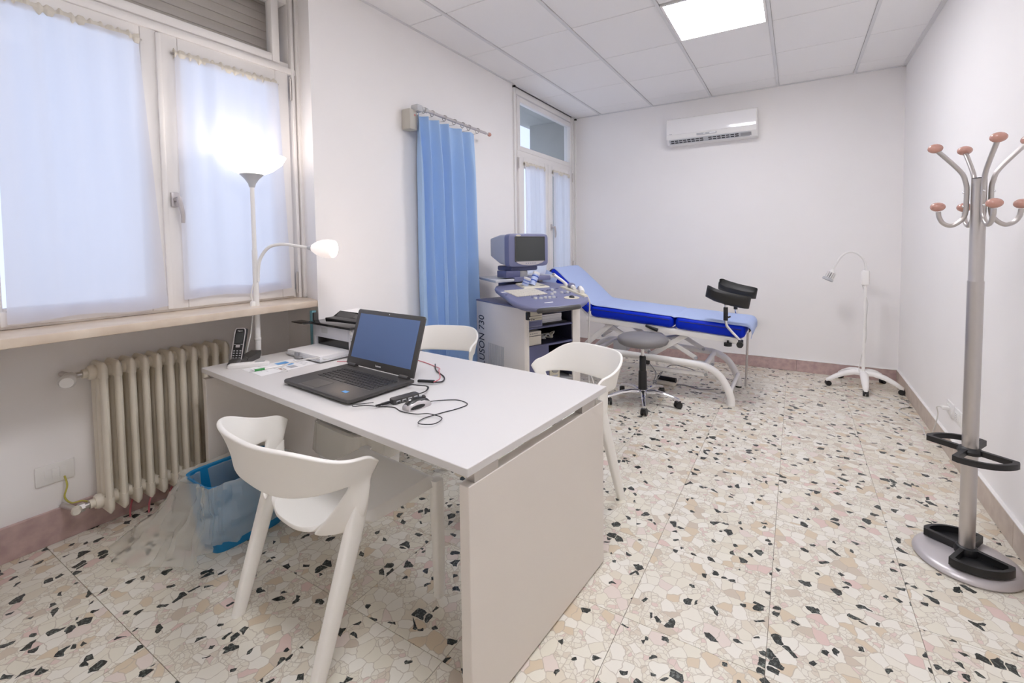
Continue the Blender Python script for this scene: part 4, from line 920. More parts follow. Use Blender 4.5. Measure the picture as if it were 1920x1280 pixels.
b = B(); b.box2((0.0302, 0.012, 0.15), (0.033, CDP - 0.03, CHT - 0.014)); b.box2((CWD - 0.079, 0.012, 0.32), (CWD - 0.0755, CDP - 0.03, CHT - 0.014)); b.box2((0.033, 0.02, CHT - 0.018), (CWD - 0.079, CDP - 0.03, CHT - 0.0135)); b.box2((0.034, 0.02, 0.5919), (CWD - 0.08, CDP - 0.031, 0.5923)); b.box2((0.034, 0.02, 0.7249), (CWD - 0.08, CDP - 0.031, 0.7253)); b.obj('compartment_lining', 'navy', us, smooth=False, kind='stuff')
b = B(); b.box2((0.03, 0.01, 0.14), (0.21, 0.4, 0.578)); b.obj('lower_housing', 'lilac2', us, smooth=False)
b = B(); b.box2((0.03, 0.006, 0.726), (0.152, 0.42, 0.856), 0.003); dr = b.obj('drive_bay', 'lilac', us)
b = B(); b.box2((0.036, 0.001, 0.775), (0.146, 0.012, 0.852), 0.002); dv = b.obj('disk_drive', 'beige', dr)
b = B(); b.box2((0.042, -0.001, 0.806), (0.140, 0.002, 0.809)); b.box2((0.042, -0.001, 0.790), (0.140, 0.002, 0.792)); b.box2((0.046, -0.001, 0.780), (0.058, 0.002, 0.786)); b.box2((0.062, -0.001, 0.780), (0.078, 0.002, 0.786)); b.obj('slot', 'dark', dv, smooth=False)
b = B(); b.cyl((0.126, 0.002, 0.835), (0.126, -0.004, 0.835), 0.007); b.obj('power_button', 'navy', dv)
b = B(); b.box2((0.040, 0.003, 0.735), (0.140, 0.01, 0.765), 0.002); b.obj('drive_flap', 'lilac2', dr)
b = B(); b.box((0.012, -0.012, 0.815), (0.026, 0.026, 0.055), 0.004); lk = b.obj('side_latch', 'black', us)
b = B(); b.box((0.018, -0.0255, 0.802), (0.008, 0.002, 0.012)); b.obj('lamp_window', 'paper', lk, smooth=False)
vent = B()
for k in range(14): vent.box((-0.0015, 0.292 + 0.0165 * k, 0.462), (0.003, 0.010, 0.165), 0.001, seg=1)
vent.obj('vent_grille', 'lightgrey', sp_, smooth=False, kind='stuff')
text('lettering', 'VOLUSON 730', 0.122, 'black', sp_, (-0.0008, 0.578, 0.225), (0, 0, 1), (0, 1, 0), depth=0.0003, squeeze=0.665)
# console: tilted slab with a rounded belly
cpoly = [Vector(p + (0,)) for p in ((-0.03, 0.36), (-0.10, 0.13), (-0.155, -0.06), (-0.155, -0.19), (-0.08, -0.275), (0.06, -0.31), (0.20, -0.305), (0.31, -0.27), (0.41, -0.20), (0.52, -0.06), (0.60, 0.12), (0.61, 0.30), (0.50, 0.47), (0.28, 0.53), (0.10, 0.48))]
outl = spline(cpoly, 5, True)
cz = lambda y: 0.908 + 0.098 * (y + 0.36) / 0.86
cc = Vector((0.24, 0.06, 0))
def cring(s, dz): return [((cc + (p - cc) * s).x, (cc + (p - cc) * s).y, cz((cc + (p - cc) * s).y) + dz) for p in outl]
b = B(); b.loft([cring(0.80, -0.060), cring(0.93, -0.045), cring(0.985, -0.030), cring(1.0, -0.016), cring(0.985, -0.004), cring(0.955, 0.0)]); con = b.obj('console', 'lilac', us, angle=60)
b = B(); b.box2((0.08, 0.05, CHT), (0.46, 0.36, 0.93), 0.01); b.obj('console_mount', 'lilac2', us)
def onc(bb, x, y, d, bev=0.001, dz=0.0):
    bb.box((x, y, cz(y) + d[2] / 2 + dz), d, bev, rot=Rx(math.atan(0.098 / 0.86)), seg=1)
b = B()
for r in range(5):
    for k in range(13): onc(b, -0.045 + 0.0205 * k + 0.004 * r, 0.035 + 0.041 * r, (0.0175, 0.034, 0.007))
b.obj('keyboard_keys', 'cream', con, smooth=False, kind='stuff')
for (x, y) in ((0.068, -0.088), (0.107, -0.088), (0.14, -0.096), (0.176, -0.096), (0.234, -0.003), (0.29, 0.035), (0.341, 0.016), (0.384, 0.0), (0.03, -0.075), (0.335, 0.12)):
    b = B(); zz = cz(y); b.lathe([(0.013, 0), (0.012, 0.012), (0.010, 0.014), (0, 0.014)], (x, y, zz - 0.001), (0, -0.11, 1), 14); b.obj('rotary_knob', 'lightgrey', con)
b = B()
rnd = random.Random(3)
for k in range(40):
    x = rnd.uniform(-0.1, 0.5); y = rnd.uniform(-0.25, 0.17)
    if -0.08 < x < 0.25 and y > 0.0 or (x - 0.30) ** 2 + (y + 0.14) ** 2 < 0.006 or y < -0.05 - 0.6 * x and x < 0.2 or x > 0.44 + y: continue
    onc(b, x, y, (0.014, 0.010, 0.004))
b.obj('console_buttons', 'lilac2', con, smooth=False, kind='stuff')
b = B(); pl = [(0.30 + 0.062 * math.cos(a), -0.145 + 0.045 * math.sin(a)) for a in [2 * PI * k / 24 for k in range(24)]]
b.loft([[(x, y, cz(y) - 0.001) for x, y in pl], [(x, y, cz(y) + 0.003) for x, y in pl]]); tb = b.obj('trackball_plate', 'beige', con)
b = B(); b.ball((0.30, -0.145, cz(-0.145) + 0.003), (0.042, 0.042, 0.03)); b.obj('trackball', 'black', tb)
b = B(); onc(b, 0.05, -0.20, (0.07, 0.012, 0.001)); onc(b, -0.055, 0.19, (0.045, 0.022, 0.001)); onc(b, 0.15, 0.045, (0.018, 0.012, 0.002)); b.obj('label_strip', 'paper', con, smooth=False)
b = B(); b.tube([(-0.085, -0.26, 0.888), (-0.06, -0.305, 0.896), (0.03, -0.338, 0.900), (0.12, -0.342, 0.900), (0.20, -0.328, 0.898), (0.235, -0.285, 0.890)], 0.016, n=12, smooth=5); b.obj('front_handle', 'dark', us)
b = B(); b.loft([[(0.155, 0.235, cz(0.235) - 0.002), (0.40, 0.225, cz(0.225) - 0.002), (0.395, 0.41, cz(0.41) - 0.002), (0.20, 0.43, cz(0.43) - 0.002)], [(0.165, 0.245, cz(0.235) + 0.010), (0.39, 0.235, cz(0.225) + 0.010), (0.385, 0.40, cz(0.41) + 0.010), (0.21, 0.42, cz(0.43) + 0.010)]]); hol = b.obj('bottle_holder', 'beige', con)
b = B(); b.ball((0.355, 0.27, cz(0.27) + 0.010), (0.05, 0.04, 0.006)); b.obj('empty_well', 'grey', hol)
b = B(); b.loft([[(0.40, -0.17, cz(-0.17) - 0.002), (0.455, -0.15, cz(-0.15) - 0.002), (0.565, 0.18, cz(0.18) - 0.002), (0.47, 0.20, cz(0.20) - 0.002)], [(0.405, -0.165, cz(-0.17) + 0.010), (0.45, -0.145, cz(-0.15) + 0.010), (0.56, 0.175, cz(0.18) + 0.010), (0.475, 0.195, cz(0.20) + 0.010)]]); b.obj('probe_holder', 'beige', con)
# monitor shelf, neck and monitor
b = B(); b.prism([(-0.02, 0.36), (0.25, 0.42), (0.70, 0.52), (0.70, 0.80), (0.10, 0.855)], 1.022, 1.042, 0.004); b.obj('monitor_shelf', 'lightgrey', us)
b = B(); b.box2((0.18, 0.40, 1.016), (0.545, 0.54, 1.053), 0.006); b.box2((0.16, 0.50, 0.95), (0.50, 0.62, 1.03), 0.01); b.obj('shelf_bracket', 'lilac', us)
b = B(); b.box2((0.115, 0.42, 1.050), (0.25, 0.56, 1.105), 0.006); b.box2((0.18, 0.44, 1.100), (0.44, 0.66, 1.14), 0.012); b.obj('swivel_base', 'lilac2', us)
b = B(); b.lathe([(0.075, 0), (0.075, 0.04), (0.07, 0.05)], (0.285, 0.50, 1.050), n=32); b.obj('swivel_column', 'grey', us)
MX0, MX1, MY, MZ0, MZ1 = 0.130, 0.522, 0.40, 1.134, 1.400
mo = B(); mxm = (MX0 + MX1) / 2
def mring(y, hx, z0, z1, r=0.35): return [(x, y, z) for x, z, _ in superloop(hx, (z1 - z0) / 2, r * 0.35 + 0.08, 32, 0, (mxm, (z0 + z1) / 2))]
hx = (MX1 - MX0) / 2
mo.loft([mring(MY, hx - 0.012, MZ0 + 0.012, MZ1 - 0.012), mring(MY + 0.006, hx - 0.002, MZ0 + 0.002, MZ1 - 0.002), mring(MY + 0.02, hx, MZ0, MZ1), mring(MY + 0.065, hx, MZ0, MZ1)]); mon = mo.obj('monitor_bezel', 'lilac', us, angle=50)
mo = B(); mo.loft([mring(MY + 0.064, hx - 0.006, MZ0 + 0.01, MZ1 - 0.004, 0.2), mring(MY + 0.16, hx - 0.008, MZ0 + 0.02, MZ1 - 0.005, 0.2), mring(MY + 0.36, hx - 0.05, MZ0 + 0.075, MZ1 - 0.03, 0.2)]); mo.obj('monitor_shell', 'monitorside', us, angle=30)
mo = B(); sw, s0, s1 = 0.142, MZ0 + 0.050, MZ1 - 0.030
mo.grid(lambda u, v: (mxm + 0.008 - sw + 2 * sw * u, MY - 0.006 + 0.005 * ((2 * u - 1) ** 2 + (2 * v - 1) ** 2) / 2 , s0 + (s1 - s0) * v), 12, 12); mo.obj('screen', 'screen', mon)
mo = B(); ringp = [(mxm + 0.008 + (sw + 0.004) * a, MY - 0.001, (s0 + s1) / 2 + ((s1 - s0) / 2 + 0.004) * c) for a, c in ((-1, -1), (1, -1), (1, 1), (-1, 1))]
for p, q in zip(ringp, ringp[1:] + ringp[:1]): mo.cyl(p, q, 0.004, n=8)
mo.obj('screen_surround', 'dark', mon)
mo = B(); mo.loft([[(mxm + 0.008 - 0.14 + 0.28 * k / 14, MY - 0.001, MZ0 + 0.044) for k in range(15)] + [(mxm + 0.008 + 0.14 - 0.28 * k / 14, MY - 0.001, MZ0 + 0.044 - 0.034 * math.sin(PI * k / 14) ** 0.6) for k in range(1, 14)], [(mxm + 0.008 - 0.14 + 0.28 * k / 14, MY - 0.004, MZ0 + 0.044) for k in range(15)] + [(mxm + 0.008 + 0.14 - 0.28 * k / 14, MY - 0.004, MZ0 + 0.044 - 0.034 * math.sin(PI * k / 14) ** 0.6) for k in range(1, 14)]]); cs = mo.obj('chin_panel', 'silver', mon)
mo = B()
for k in range(5): mo.box((mxm - 0.035 + 0.022 * k, MY - 0.0045, MZ0 + 0.028), (0.010, 0.003, 0.005))
mo.obj('buttons', 'lilac2', cs, smooth=False)
mo = B(); mo.ball((MX0 + 0.09, MY - 0.0015, MZ1 - 0.016), (0.05, 0.004, 0.014)); mo.obj('badge', 'beige', mon)
def uw(x, y, z=0.0): return Vector((UX + x * math.cos(URZ) - y * math.sin(URZ), UY + x * math.sin(URZ) + y * math.cos(URZ), z))
# things standing in and on the cart
def bottle(label, x, y, tiltx, tilty, L):
    t = thing('gel_bottle', label, 'bottle', uw(x, y, cz(y) + 0.009), URZ, 'gel bottles on the ultrasound console')
    rot = (Rx(tiltx) @ Ry(tilty)).to_4x4()
    b = B(); b.M = rot; b.lathe([(0.0, 0), (0.026, 0.002), (0.027, L * 0.55), (0.027, L * 0.8)], n=20); b.obj('body', 'transducer', t)
    b = B(); b.M = rot; b.lathe([(0.0275, L * 0.8), (0.0285, L * 0.82), (0.0285, L * 0.98), (0.024, L), (0, L)], n=20); b.obj('cap', 'white', t)
    for z in (0.3, 0.62):
        b = B(); b.M = rot; b.lathe([(0.0272, L * z), (0.0277, L * z + 0.001), (0.0277, L * (z + 0.08)), (0.0272, L * (z + 0.08))], n=20, cap=False); b.obj('print_band', 'blueprint', t)
bottle('shorter pale blue gel bottle in the console holder', 0.215, 0.31, 0.25, 0.25, 0.065)
bottle('longer pale blue gel bottle leaning over in the console holder', 0.275, 0.30, -0.15, 0.55, 0.115)
def probe(label, path, r, endr, m2, group):
    t = thing('ultrasound_probe', label, 'probe', uw(*path[0]), URZ, group)
    o = Vector(path[0]); P = [Vector(p) - o for p in path]
    b = B(); b.tube(P, r, n=10, smooth=5); b.obj('handle', 'white', t)
    b = B(); b.ball(P[-1], (endr * 2, endr * 2.2, endr * 1.5)); b.obj('head', m2, t)
z5 = cz(0.1)
probe('long white rod-shaped probe leaning over the right side of the console', [(0.525, 0.17, z5 + 0.018), (0.515, 0.185, z5 + 0.045), (0.475, 0.23, z5 + 0.09), (0.455, 0.25, z5 + 0.112)], [0.017, 0.012, 0.011, 0.012], 0.013, 'grey', 'probes')
probe('lilac round-headed probe in the side holder of the console', [(0.49, 0.04, z5 + 0.016), (0.505, 0.075, z5 + 0.02), (0.515, 0.105, z5 + 0.028)], [0.012, 0.016, 0.02], 0.030, 'lilac', 'probes')
probe('small white and lilac probe at the front end of the side holder', [(0.45, -0.09, z5 - 0.004), (0.465, -0.07, z5 + 0.006), (0.485, -0.03, z5 + 0.022)], [0.018, 0.02, 0.018], 0.021, 'lilac', 'probes')
def cartbox(name, label, cat, x0, x1, y0, y1, z0, z1, m):
    t = thing(name, label, cat, uw((x0 + x1) / 2, (y0 + y1) / 2, z0), URZ); w, d, h = x1 - x0, y1 - y0, z1 - z0
    b = B(); b.box((0, 0, h / 2), (w, d, h), 0.004); bo = b.obj('body', m, t); return t, bo, w, d, h
t, bo, w, d, h = cartbox('thermal_printer', 'cream thermal printer on the middle shelf of the cart', 'printer', 0.034, 0.152, 0.02, 0.26, 0.5925, 0.692, 'cream')
b = B(); b.box((0, -d / 2 - 0.001, h * 0.68), (w * 0.94, 0.004, 0.004)); b.obj('paper_slot', 'dark', t, smooth=False)
for k in range(4):
    b = B(); b.box((-0.036 + 0.018 * k, -d / 2 - 0.001, h * 0.85), (0.009, 0.004, 0.006), 0.001, seg=1); b.obj('button', 'grey', t)
t, bo, w, d, h = cartbox('paper_carton', 'white carton with paper pads on the top shelf of the cart', 'box', 0.165, 0.42, 0.05, 0.30, 0.7255, 0.735, 'dark')
b = B(); b.box((-0.118, 0, 0.04), (0.008, d, 0.075)); b.obj('side_flap', 'paper', t, smooth=False)
for k in range(5):
    b = B(); b.box((-0.01 - 0.001 * (k % 2), 0.002 * (k % 3), 0.016 + 0.012 * k), (0.19, d - 0.02, 0.011), 0.001, seg=1); b.obj('pad', 'paper', t, smooth=False)
t = thing('loose_cables', 'small heap of pale plugs and leads on the middle shelf of the cart', 'cables', uw(0.29, 0.16, 0.5925), URZ)
for k in range(5):
    a = k * 1.3; b = B(); b.tube([(0.05 * math.cos(a), 0.04 * math.sin(a), 0.012), (0.07 * math.cos(a + 0.6), 0.06 * math.sin(a + 0.4), 0.03 + 0.006 * k), (0.02 * math.cos(a + 1.6), 0.05 * math.sin(a + 1.2), 0.02), (-0.06 * math.cos(a), -0.03, 0.008)], 0.005, smooth=5); b.ball((0.06 * math.cos(a), 0.05 * math.sin(a), 0.02), (0.032, 0.024, 0.026)); b.obj('lead', 'whitecable' if k % 2 else 'beige', t)
t, bo, w, d, h = cartbox('connector_unit', 'pale connector box low inside the cart, seen through the chair back', 'box', 0.235, 0.33, 0.03, 0.25, 0.3055, 0.44, 'beige')
b = B(); b.cyl((0, -d / 2, 0.085), (0, -d / 2 - 0.012, 0.085), 0.032, n=24); b.cyl((0, -d / 2 - 0.012, 0.085), (0, -d / 2 - 0.014, 0.085), 0.022, n=24); b.obj('round_connector', 'grey', t)
b = B(); b.box((0, -d / 2 - 0.001, 0.03), (0.05, 0.004, 0.012)); b.obj('print', 'papergrey', t, smooth=False)
for nm, pts in (('cream probe cable hanging down the right front of the cart', [(0.53, -0.06, 0.92), (0.535, -0.08, 0.86), (0.535, -0.07, 0.70), (0.535, -0.06, 0.45), (0.535, -0.07, 0.20), (0.50, -0.09, 0.03), (0.44, -0.12, 0.008)]),
                ('white cable slanting from the cart front down behind the chair back', [(0.47, 0.0, 0.52), (0.50, -0.05, 0.44), (0.56, -0.08, 0.28), (0.60, -0.10, 0.10), (0.62, -0.05, 0.008), (0.66, 0.1, 0.008)])):
    b = B(); o = uw(*pts[-1]); b.tube([uw(*p) for p in pts], 0.006, smooth=6); tag(b.obj('probe_cable', 'whitecable'), nm, 'cable')
# white packet on the far window sill
pk = thing('paper_packet', 'white paper packet lying on the far window sill behind the monitor', 'packet', (-0.06, 4.36, 0.886), 0.3)
b = B(); b.grid(lambda u, v: (-0.07 + 0.16 * u, -0.17 + 0.34 * v, 0.07 * math.sin(PI * u) ** 0.5 + 0.012 * math.sin(14 * v + 5 * u) * math.sin(PI * u)), 14, 20); b.obj('wrapper', 'paper', pk)
b = B(); b.box((0.012, 0.03, 0.078), (0.05, 0.05, 0.001), rot=Ry(0.1)); b.obj('print', 'brownprint', pk, smooth=False)

# ------------------------------------------------------------------ examination couch
EX, EY = 1.3, 4.12
bed = thing('examination_couch', 'white framed examination couch with royal blue upholstery along the back wall', 'examination couch', (EX, EY, 0))
BM = Matrix.Translation((-EX, -EY, 0))
def BB(): b = B(); b.M = BM; return b
Y0, Y1 = 3.835, 4.43
def seg_pad(x0, z0, x1, z1, th, name):
    """padded board whose underside runs from (x0,z0) to (x1,z1)"""
    a = math.atan2(z1 - z0, x1 - x0); L = math.hypot(x1 - x0, z1 - z0)
    b = BB(); c = Vector(((x0 + x1) / 2, (Y0 + Y1) / 2, (z0 + z1) / 2)) + Vector((-math.sin(a), 0, math.cos(a))) * th / 2
    b.box(c, (L, Y1 - Y0, th), 0.034, rot=Ry(-a), seg=4); o = b.obj(name, 'royal', bed, angle=60)
    b = BB(); c2 = c + Vector((-math.sin(a), 0, math.cos(a))) * (th / 2 - 0.03)
    for y in (Y0 + 0.001, ): 
        p = [c2 + Vector((math.cos(a), 0, math.sin(a))) * s for s in (-L / 2 + 0.03, L / 2 - 0.03)]
        b.tube([(q.x, y, q.z) for q in p], 0.003, n=6)
    b.obj('piping', 'navy', o); return o
seg_pad(1.545, 0.590, 2.085, 0.552, 0.10, 'foot_pad')
seg_pad(0.775, 0.640, 1.530, 0.590, 0.10, 'middle_pad')
seg_pad(0.330, 1.015, 0.745, 0.660, 0.095, 'head_pad')
def rail(name, pts, r, n=10, flat=1.0, m='whitesteel', sm=0):
    b = BB(); b.tube(pts, r, n=n, flat=flat, smooth=sm); return b.obj(name, m, bed)
for y in (3.865, 4.40):
    b = BB(); b.box(((0.74 + 2.06) / 2, y, 0.572), (1.335, 0.032, 0.048), 0.006, rot=Ry(0.066)); b.obj('upper_rail', 'whitesteel', bed)
    rail('base_rail', [(0.55, y + 0.005, 0.0), (0.56, y + 0.005, 0.12), (0.61, y + 0.005, 0.225), (0.70, y + 0.005, 0.295), (0.82, y + 0.005, 0.322), (1.20, y + 0.005, 0.318), (1.66, y + 0.005, 0.305), (1.80, y + 0.005, 0.290), (1.895, y + 0.005, 0.235), (1.955, y + 0.005, 0.145), (1.985, y + 0.005, 0.06), (1.99, y + 0.005, 0.0)], 0.026, n=12, flat=1.15, sm=5)
    for x in (0.55, 1.99):
        b = BB(); b.cyl((x, y + 0.005, 0), (x, y + 0.005, 0.012), 0.029, n=12); b.obj('foot', 'black' if y > 4 else 'whitesteel', bed)
for x, z in ((0.82, 0.322), (1.78, 0.292)): rail('cross_tube', [(x, 3.87, z), (x, 4.405, z)], 0.020, flat=1.2)
rail('cross_tube', [(1.985, 3.87, 0.12), (1.985, 4.405, 0.12)], 0.016)
for x, z in ((0.80, 0.60), (1.5, 0.556), (2.03, 0.52)): rail('cross_tube', [(x, 3.87, z), (x, 4.40, z)], 0.016)
def bar(p, q, w, th, m='whitesteel', name='scissor_arm'):
    p, q = Vector(p), Vector(q); d = q - p; a = math.atan2(d.z, d.x)
    b = BB(); b.box((p + q) / 2, (d.length, th, w), 0.005, rot=Ry(-a)); o = b.obj(name, m, bed)
    for c in (p, q):
        b = BB(); b.cyl((c.x, c.y - th / 2 - 0.006, c.z), (c.x, c.y + th / 2 + 0.004, c.z), 0.013, n=12); b.obj('bolt', 'lightgrey', o)
for y in (3.915, 4.35):
    bar((1.66, y, 0.555), (1.32, y, 0.325), 0.046, 0.016); bar((0.99, y, 0.60), (0.70, y, 0.36), 0.046, 0.016)
for y in (3.95, 4.31):
    bar((1.20, y, 0.615), (1.70, y, 0.335), 0.040, 0.016); bar((0.80, y, 0.62), (1.30, y, 0.345), 0.040, 0.016)
    bar((0.95, y, 0.20), (1.78, y, 0.205), 0.036, 0.02, name='tie_bar')
bar((1.78, 3.95, 0.205), (1.78, 3.95, 0.29), 0.03, 0.014, name='hanger'); bar((1.78, 4.31, 0.205), (1.78, 4.31, 0.29), 0.03, 0.014, name='hanger'); bar((0.95, 3.95, 0.20), (0.95, 3.95, 0.32), 0.03, 0.014, name='hanger'); bar((0.95, 4.31, 0.20), (0.95, 4.31, 0.32), 0.03, 0.014, name='hanger')
b = BB(); b.cyl((1.0, 4.13, 0.36), (1.36, 4.13, 0.44), 0.03); b.cyl((1.36, 4.13, 0.44), (1.55, 4.13, 0.48), 0.014); b.box((0.98, 4.13, 0.34), (0.14, 0.10, 0.10), 0.012); b.obj('lift_motor', 'lightgrey', bed)
b = BB(); b.tube([(1.30, 3.838, 0.598), (1.36, 3.835, 0.578), (1.405, 3.835, 0.566)], [0.010, 0.013, 0.015], n=10); b.obj('release_lever', 'black', bed)
b = BB(); b.tube([(0.60, 4.13, 0.62), (0.52, 4.13, 0.80), (0.46, 4.13, 0.88)], 0.014); b.tube([(0.75, 3.90, 0.63), (0.38, 3.90, 0.955)], 0.014); b.tube([(0.75, 4.36, 0.63), (0.38, 4.36, 0.955)], 0.014); b.obj('head_frame', 'whitesteel', bed)
b = BB(); b.box((1.27, 3.93, 0.255), (0.075, 0.04, 0.04), 0.004); cbx = b.obj('control_box', 'black', bed)
b = BB(); b.tube([(1.31, 3.93, 0.24), (1.36, 3.95, 0.16), (1.33, 3.98, 0.05), (1.44, 4.08, 0.20), (1.62, 4.02, 0.22), (1.76, 4.0, 0.18)], 0.004, smooth=6); b.obj('control_lead', 'grey', cbx)
def stirrup(y, s):
    """leg rest: clamp at the foot end, bent chrome rod, black trough"""
    q = lambda x, z, dy=0.0: (x, y + dy, z)
    b = BB(); b.tube([q(2.062, 0.545), q(2.045, 0.565), q(1.985, 0.628), q(1.958, 0.665), q(1.952, 0.72), q(1.952, 0.835)], 0.0105, n=12, smooth=6); r_ = b.obj('stirrup_rod', 'chrome', bed)
    b = BB(); b.cyl(q(1.952, 0.700), q(1.952, 0.800), 0.017); b.box(q(1.952, 0.79), (0.03, 0.034, 0.03), 0.004); b.tube([q(1.955, 0.745, -0.015), q(1.975, 0.73, -0.03), q(1.99, 0.738, -0.035)], 0.006); b.obj('stirrup_joint', 'black', r_)
    tr_ = []
    for k, (x, wv, dz) in enumerate(((-0.164, 0.020, 0.030), (-0.158, 0.046, 0.027), (-0.140, 0.068, 0.021), (-0.09, 0.076, 0.006), (0.0, 0.072, -0.004), (0.09, 0.068, -0.006), (0.135, 0.060, -0.004), (0.155, 0.044, -0.001), (0.163, 0.020, 0.002))):
        rg = []
        n = 12
        for i in range(n + 1):
            f = -1 + 2 * i / n; rg.append((x, wv * f, 0.052 * abs(f) ** 2.2 + dz))
        for i in range(n + 1):
            f = 1 - 2 * i / n; rg.append((x, wv * 1.10 * f, 0.050 * abs(f) ** 2.2 + dz - 0.036 * (1 - 0.35 * abs(f))))
        tr_.append(rg)
    g = BB(); g.M = BM @ Matrix.Translation(q(1.962, 0.862)) @ Matrix.Rotation(0.16, 4, 'Y') @ Matrix.Rotation(s * -0.30, 4, 'X')
    g.loft(tr_); g.obj('leg_trough', 'blacksoft', bed, angle=50)
    b = BB(); b.cyl(q(1.952, 0.825), q(1.955, 0.862), 0.016); b.obj('trough_mount', 'black', r_)
    b = BB(); b.cyl((2.06, y - 0.02, 0.525), (2.06, y - 0.05, 0.525), 0.024, n=14); b.box((2.062, y, 0.53), (0.035, 0.035, 0.05), 0.004); b.obj('clamp_knob', 'black', bed)
stirrup(3.79, 1); stirrup(4.46, -1)
b = BB(); b.cyl((1.965, 3.83, 0.515), (1.965, 3.83, 0.49), 0.03, n=12); b.cyl((1.965, 3.83, 0.535), (1.965, 3.83, 0.515), 0.008); b.obj('clamp_knob', 'black', bed)
b = BB(); b.cyl((2.062, 4.40, 0.53), (2.05, 4.385, 0.02), 0.010); b.obj('foot_post', 'steel', bed)
shp = [(2.128, 0.565), (2.134, 0.60), (2.128, 0.632), (2.105, 0.654), (2.06, 0.661), (1.90, 0.671), (1.70, 0.684), (1.58, 0.692), (1.54, 0.688), (1.50, 0.698), (1.30, 0.712), (1.0, 0.733), (0.84, 0.746), (0.79, 0.756), (0.745, 0.788), (0.66, 0.865), (0.55, 0.958), (0.46, 1.035), (0.42, 1.066), (0.395, 1.078), (0.365, 1.070), (0.335, 1.045), (0.322, 1.01)]
sh_t = thing('couch_sheet', 'pale blue sheet spread over the whole examination couch', 'sheet', (EX, EY, 0.55))
prof = spline([Vector((x, 0, z)) for x, z in shp], 4)
def shf(u, v):
    f = u * (len(prof) - 1); i = min(int(f), len(prof) - 2); p = prof[i].lerp(prof[i + 1], f - i)
    y = Y0 + 0.016 + (Y1 - Y0 - 0.03) * v
    e = min(1, min(v, 1 - v) * 14); z = p.z - 0.010 * (1 - e) ** 2 + 0.0015 * math.sin(21 * p.x + 9 * v) + 0.004
    return (p.x - EX, y - EY, z - 0.55)
b = B(); b.grid(shf, 96, 28); b.obj('cloth', 'sheet', sh_t, angle=180, mods=(('SOLIDIFY', dict(thickness=0.003, offset=1.0)),))
# head corner of the sheet hanging off the near side in a roll
b = B(); b.grid(lambda u, v: (0.30 + 0.13 * u + 0.03 * math.cos(2.6 * v) - EX, Y0 - 0.012 - 0.035 * math.sin(PI * v) - EY, 1.065 - 0.06 * u - 0.19 * v * (1 - 0.25 * u) - 0.55), 10, 14); b.obj('hanging_corner', 'sheet', sh_t)

pd = thing('foot_pedal', 'black and white foot pedal on the floor under the couch', 'pedal', (1.40, 4.185, 0), math.radians(-8))
b = B(); b.prism([(-0.085, -0.045), (0.085, -0.045), (0.085, 0.045), (-0.085, 0.045)], 0.0, 0.035, 0.008); b.obj('housing', 'cream', pd)
b = B(); b.cyl((-0.085, 0.0, 0.047), (0.085, 0.0, 0.047), 0.024, n=16); b.obj('treadle', 'black', pd)
b = B(); b.tube([(0.09, 0, 0.012), (0.16, 0.05, 0.004), (0.28, 0.02, 0.004), (0.36, 0.06, 0.004), (0.42, 0.0, 0.03)], 0.004, smooth=6); b.obj('lead', 'grey', pd)

# ------------------------------------------------------------------ stool
def caster(bb, x, y, a):
    d = Vector((math.cos(a), math.sin(a), 0)); n = Vector((-d.y, d.x, 0)); c = Vector((x, y, 0.027)) 
    for s in (-1, 1): bb.cyl(c + n * s * 0.006, c + n * s * 0.022, 0.027, n=18)
    bb.box(c + Vector((0, 0, 0.018)) - d * 0.004, (0.044, 0.034, 0.030), 0.006, rot=Rz(a)); bb.cyl((x, y, 0.03), (x, y, 0.068), 0.008, n=10)
st = thing('stool', 'round grey swivel stool on a five-star chrome base', 'stool', (1.345, 3.60, 0))
b = B(); b.lathe([(0.0, 0.484), (0.17, 0.486), (0.196, 0.500), (0.206, 0.522), (0.200, 0.545), (0.175, 0.560), (0.10, 0.567), (0.0, 0.569)], n=48); b.obj('seat', 'seatgrey', st, angle=80)
b = B(); b.lathe([(0.02, 0.46), (0.10, 0.468), (0.125, 0.478), (0.125, 0.487), (0.0, 0.487)], n=28); b.obj('seat_plate', 'black', st)
b = B(); b.cyl((0, 0, 0.36), (0, 0, 0.468), 0.013); b.obj('piston', 'chrome', st)
b = B(); b.lathe([(0.036, 0.075), (0.036, 0.10), (0.033, 0.262), (0.030, 0.268), (0.027, 0.27), (0.026, 0.385), (0.020, 0.39), (0.013, 0.39)], n=24); b.obj('column_cover', 'black', st)
b = B(); b.lathe([(0.03, 0.07), (0.045, 0.078), (0.045, 0.105), (0.036, 0.115)], n=24); b.obj('hub', 'chrome', st)
for k in range(5):
    a = math.radians(1 + 72 * k); c, s = math.cos(a), math.sin(a); R5 = 0.285
    rings = []
    for f, z, hw, hh in ((0.03, 0.098, 0.022, 0.014), (0.10, 0.108, 0.021, 0.013), (0.18, 0.100, 0.018, 0.011), (0.25, 0.082, 0.015, 0.010), (R5 + 0.012, 0.068, 0.012, 0.009)):
        rings.append([(c * f - s * y, s * f + c * y, z + zz) for y, zz in ((-hw, -hh), (hw, -hh), (hw, hh * 0.3), (hw * 0.55, hh), (-hw * 0.55, hh), (-hw, hh * 0.3))])
    b = B(); b.loft(rings); lg = b.obj('leg', 'chrome', st, angle=50)
    b = B(); caster(b, c * R5, s * R5, a + (0.9, 2.2, -0.6, 1.4, 2.8)[k]); b.obj('caster', 'black', lg)

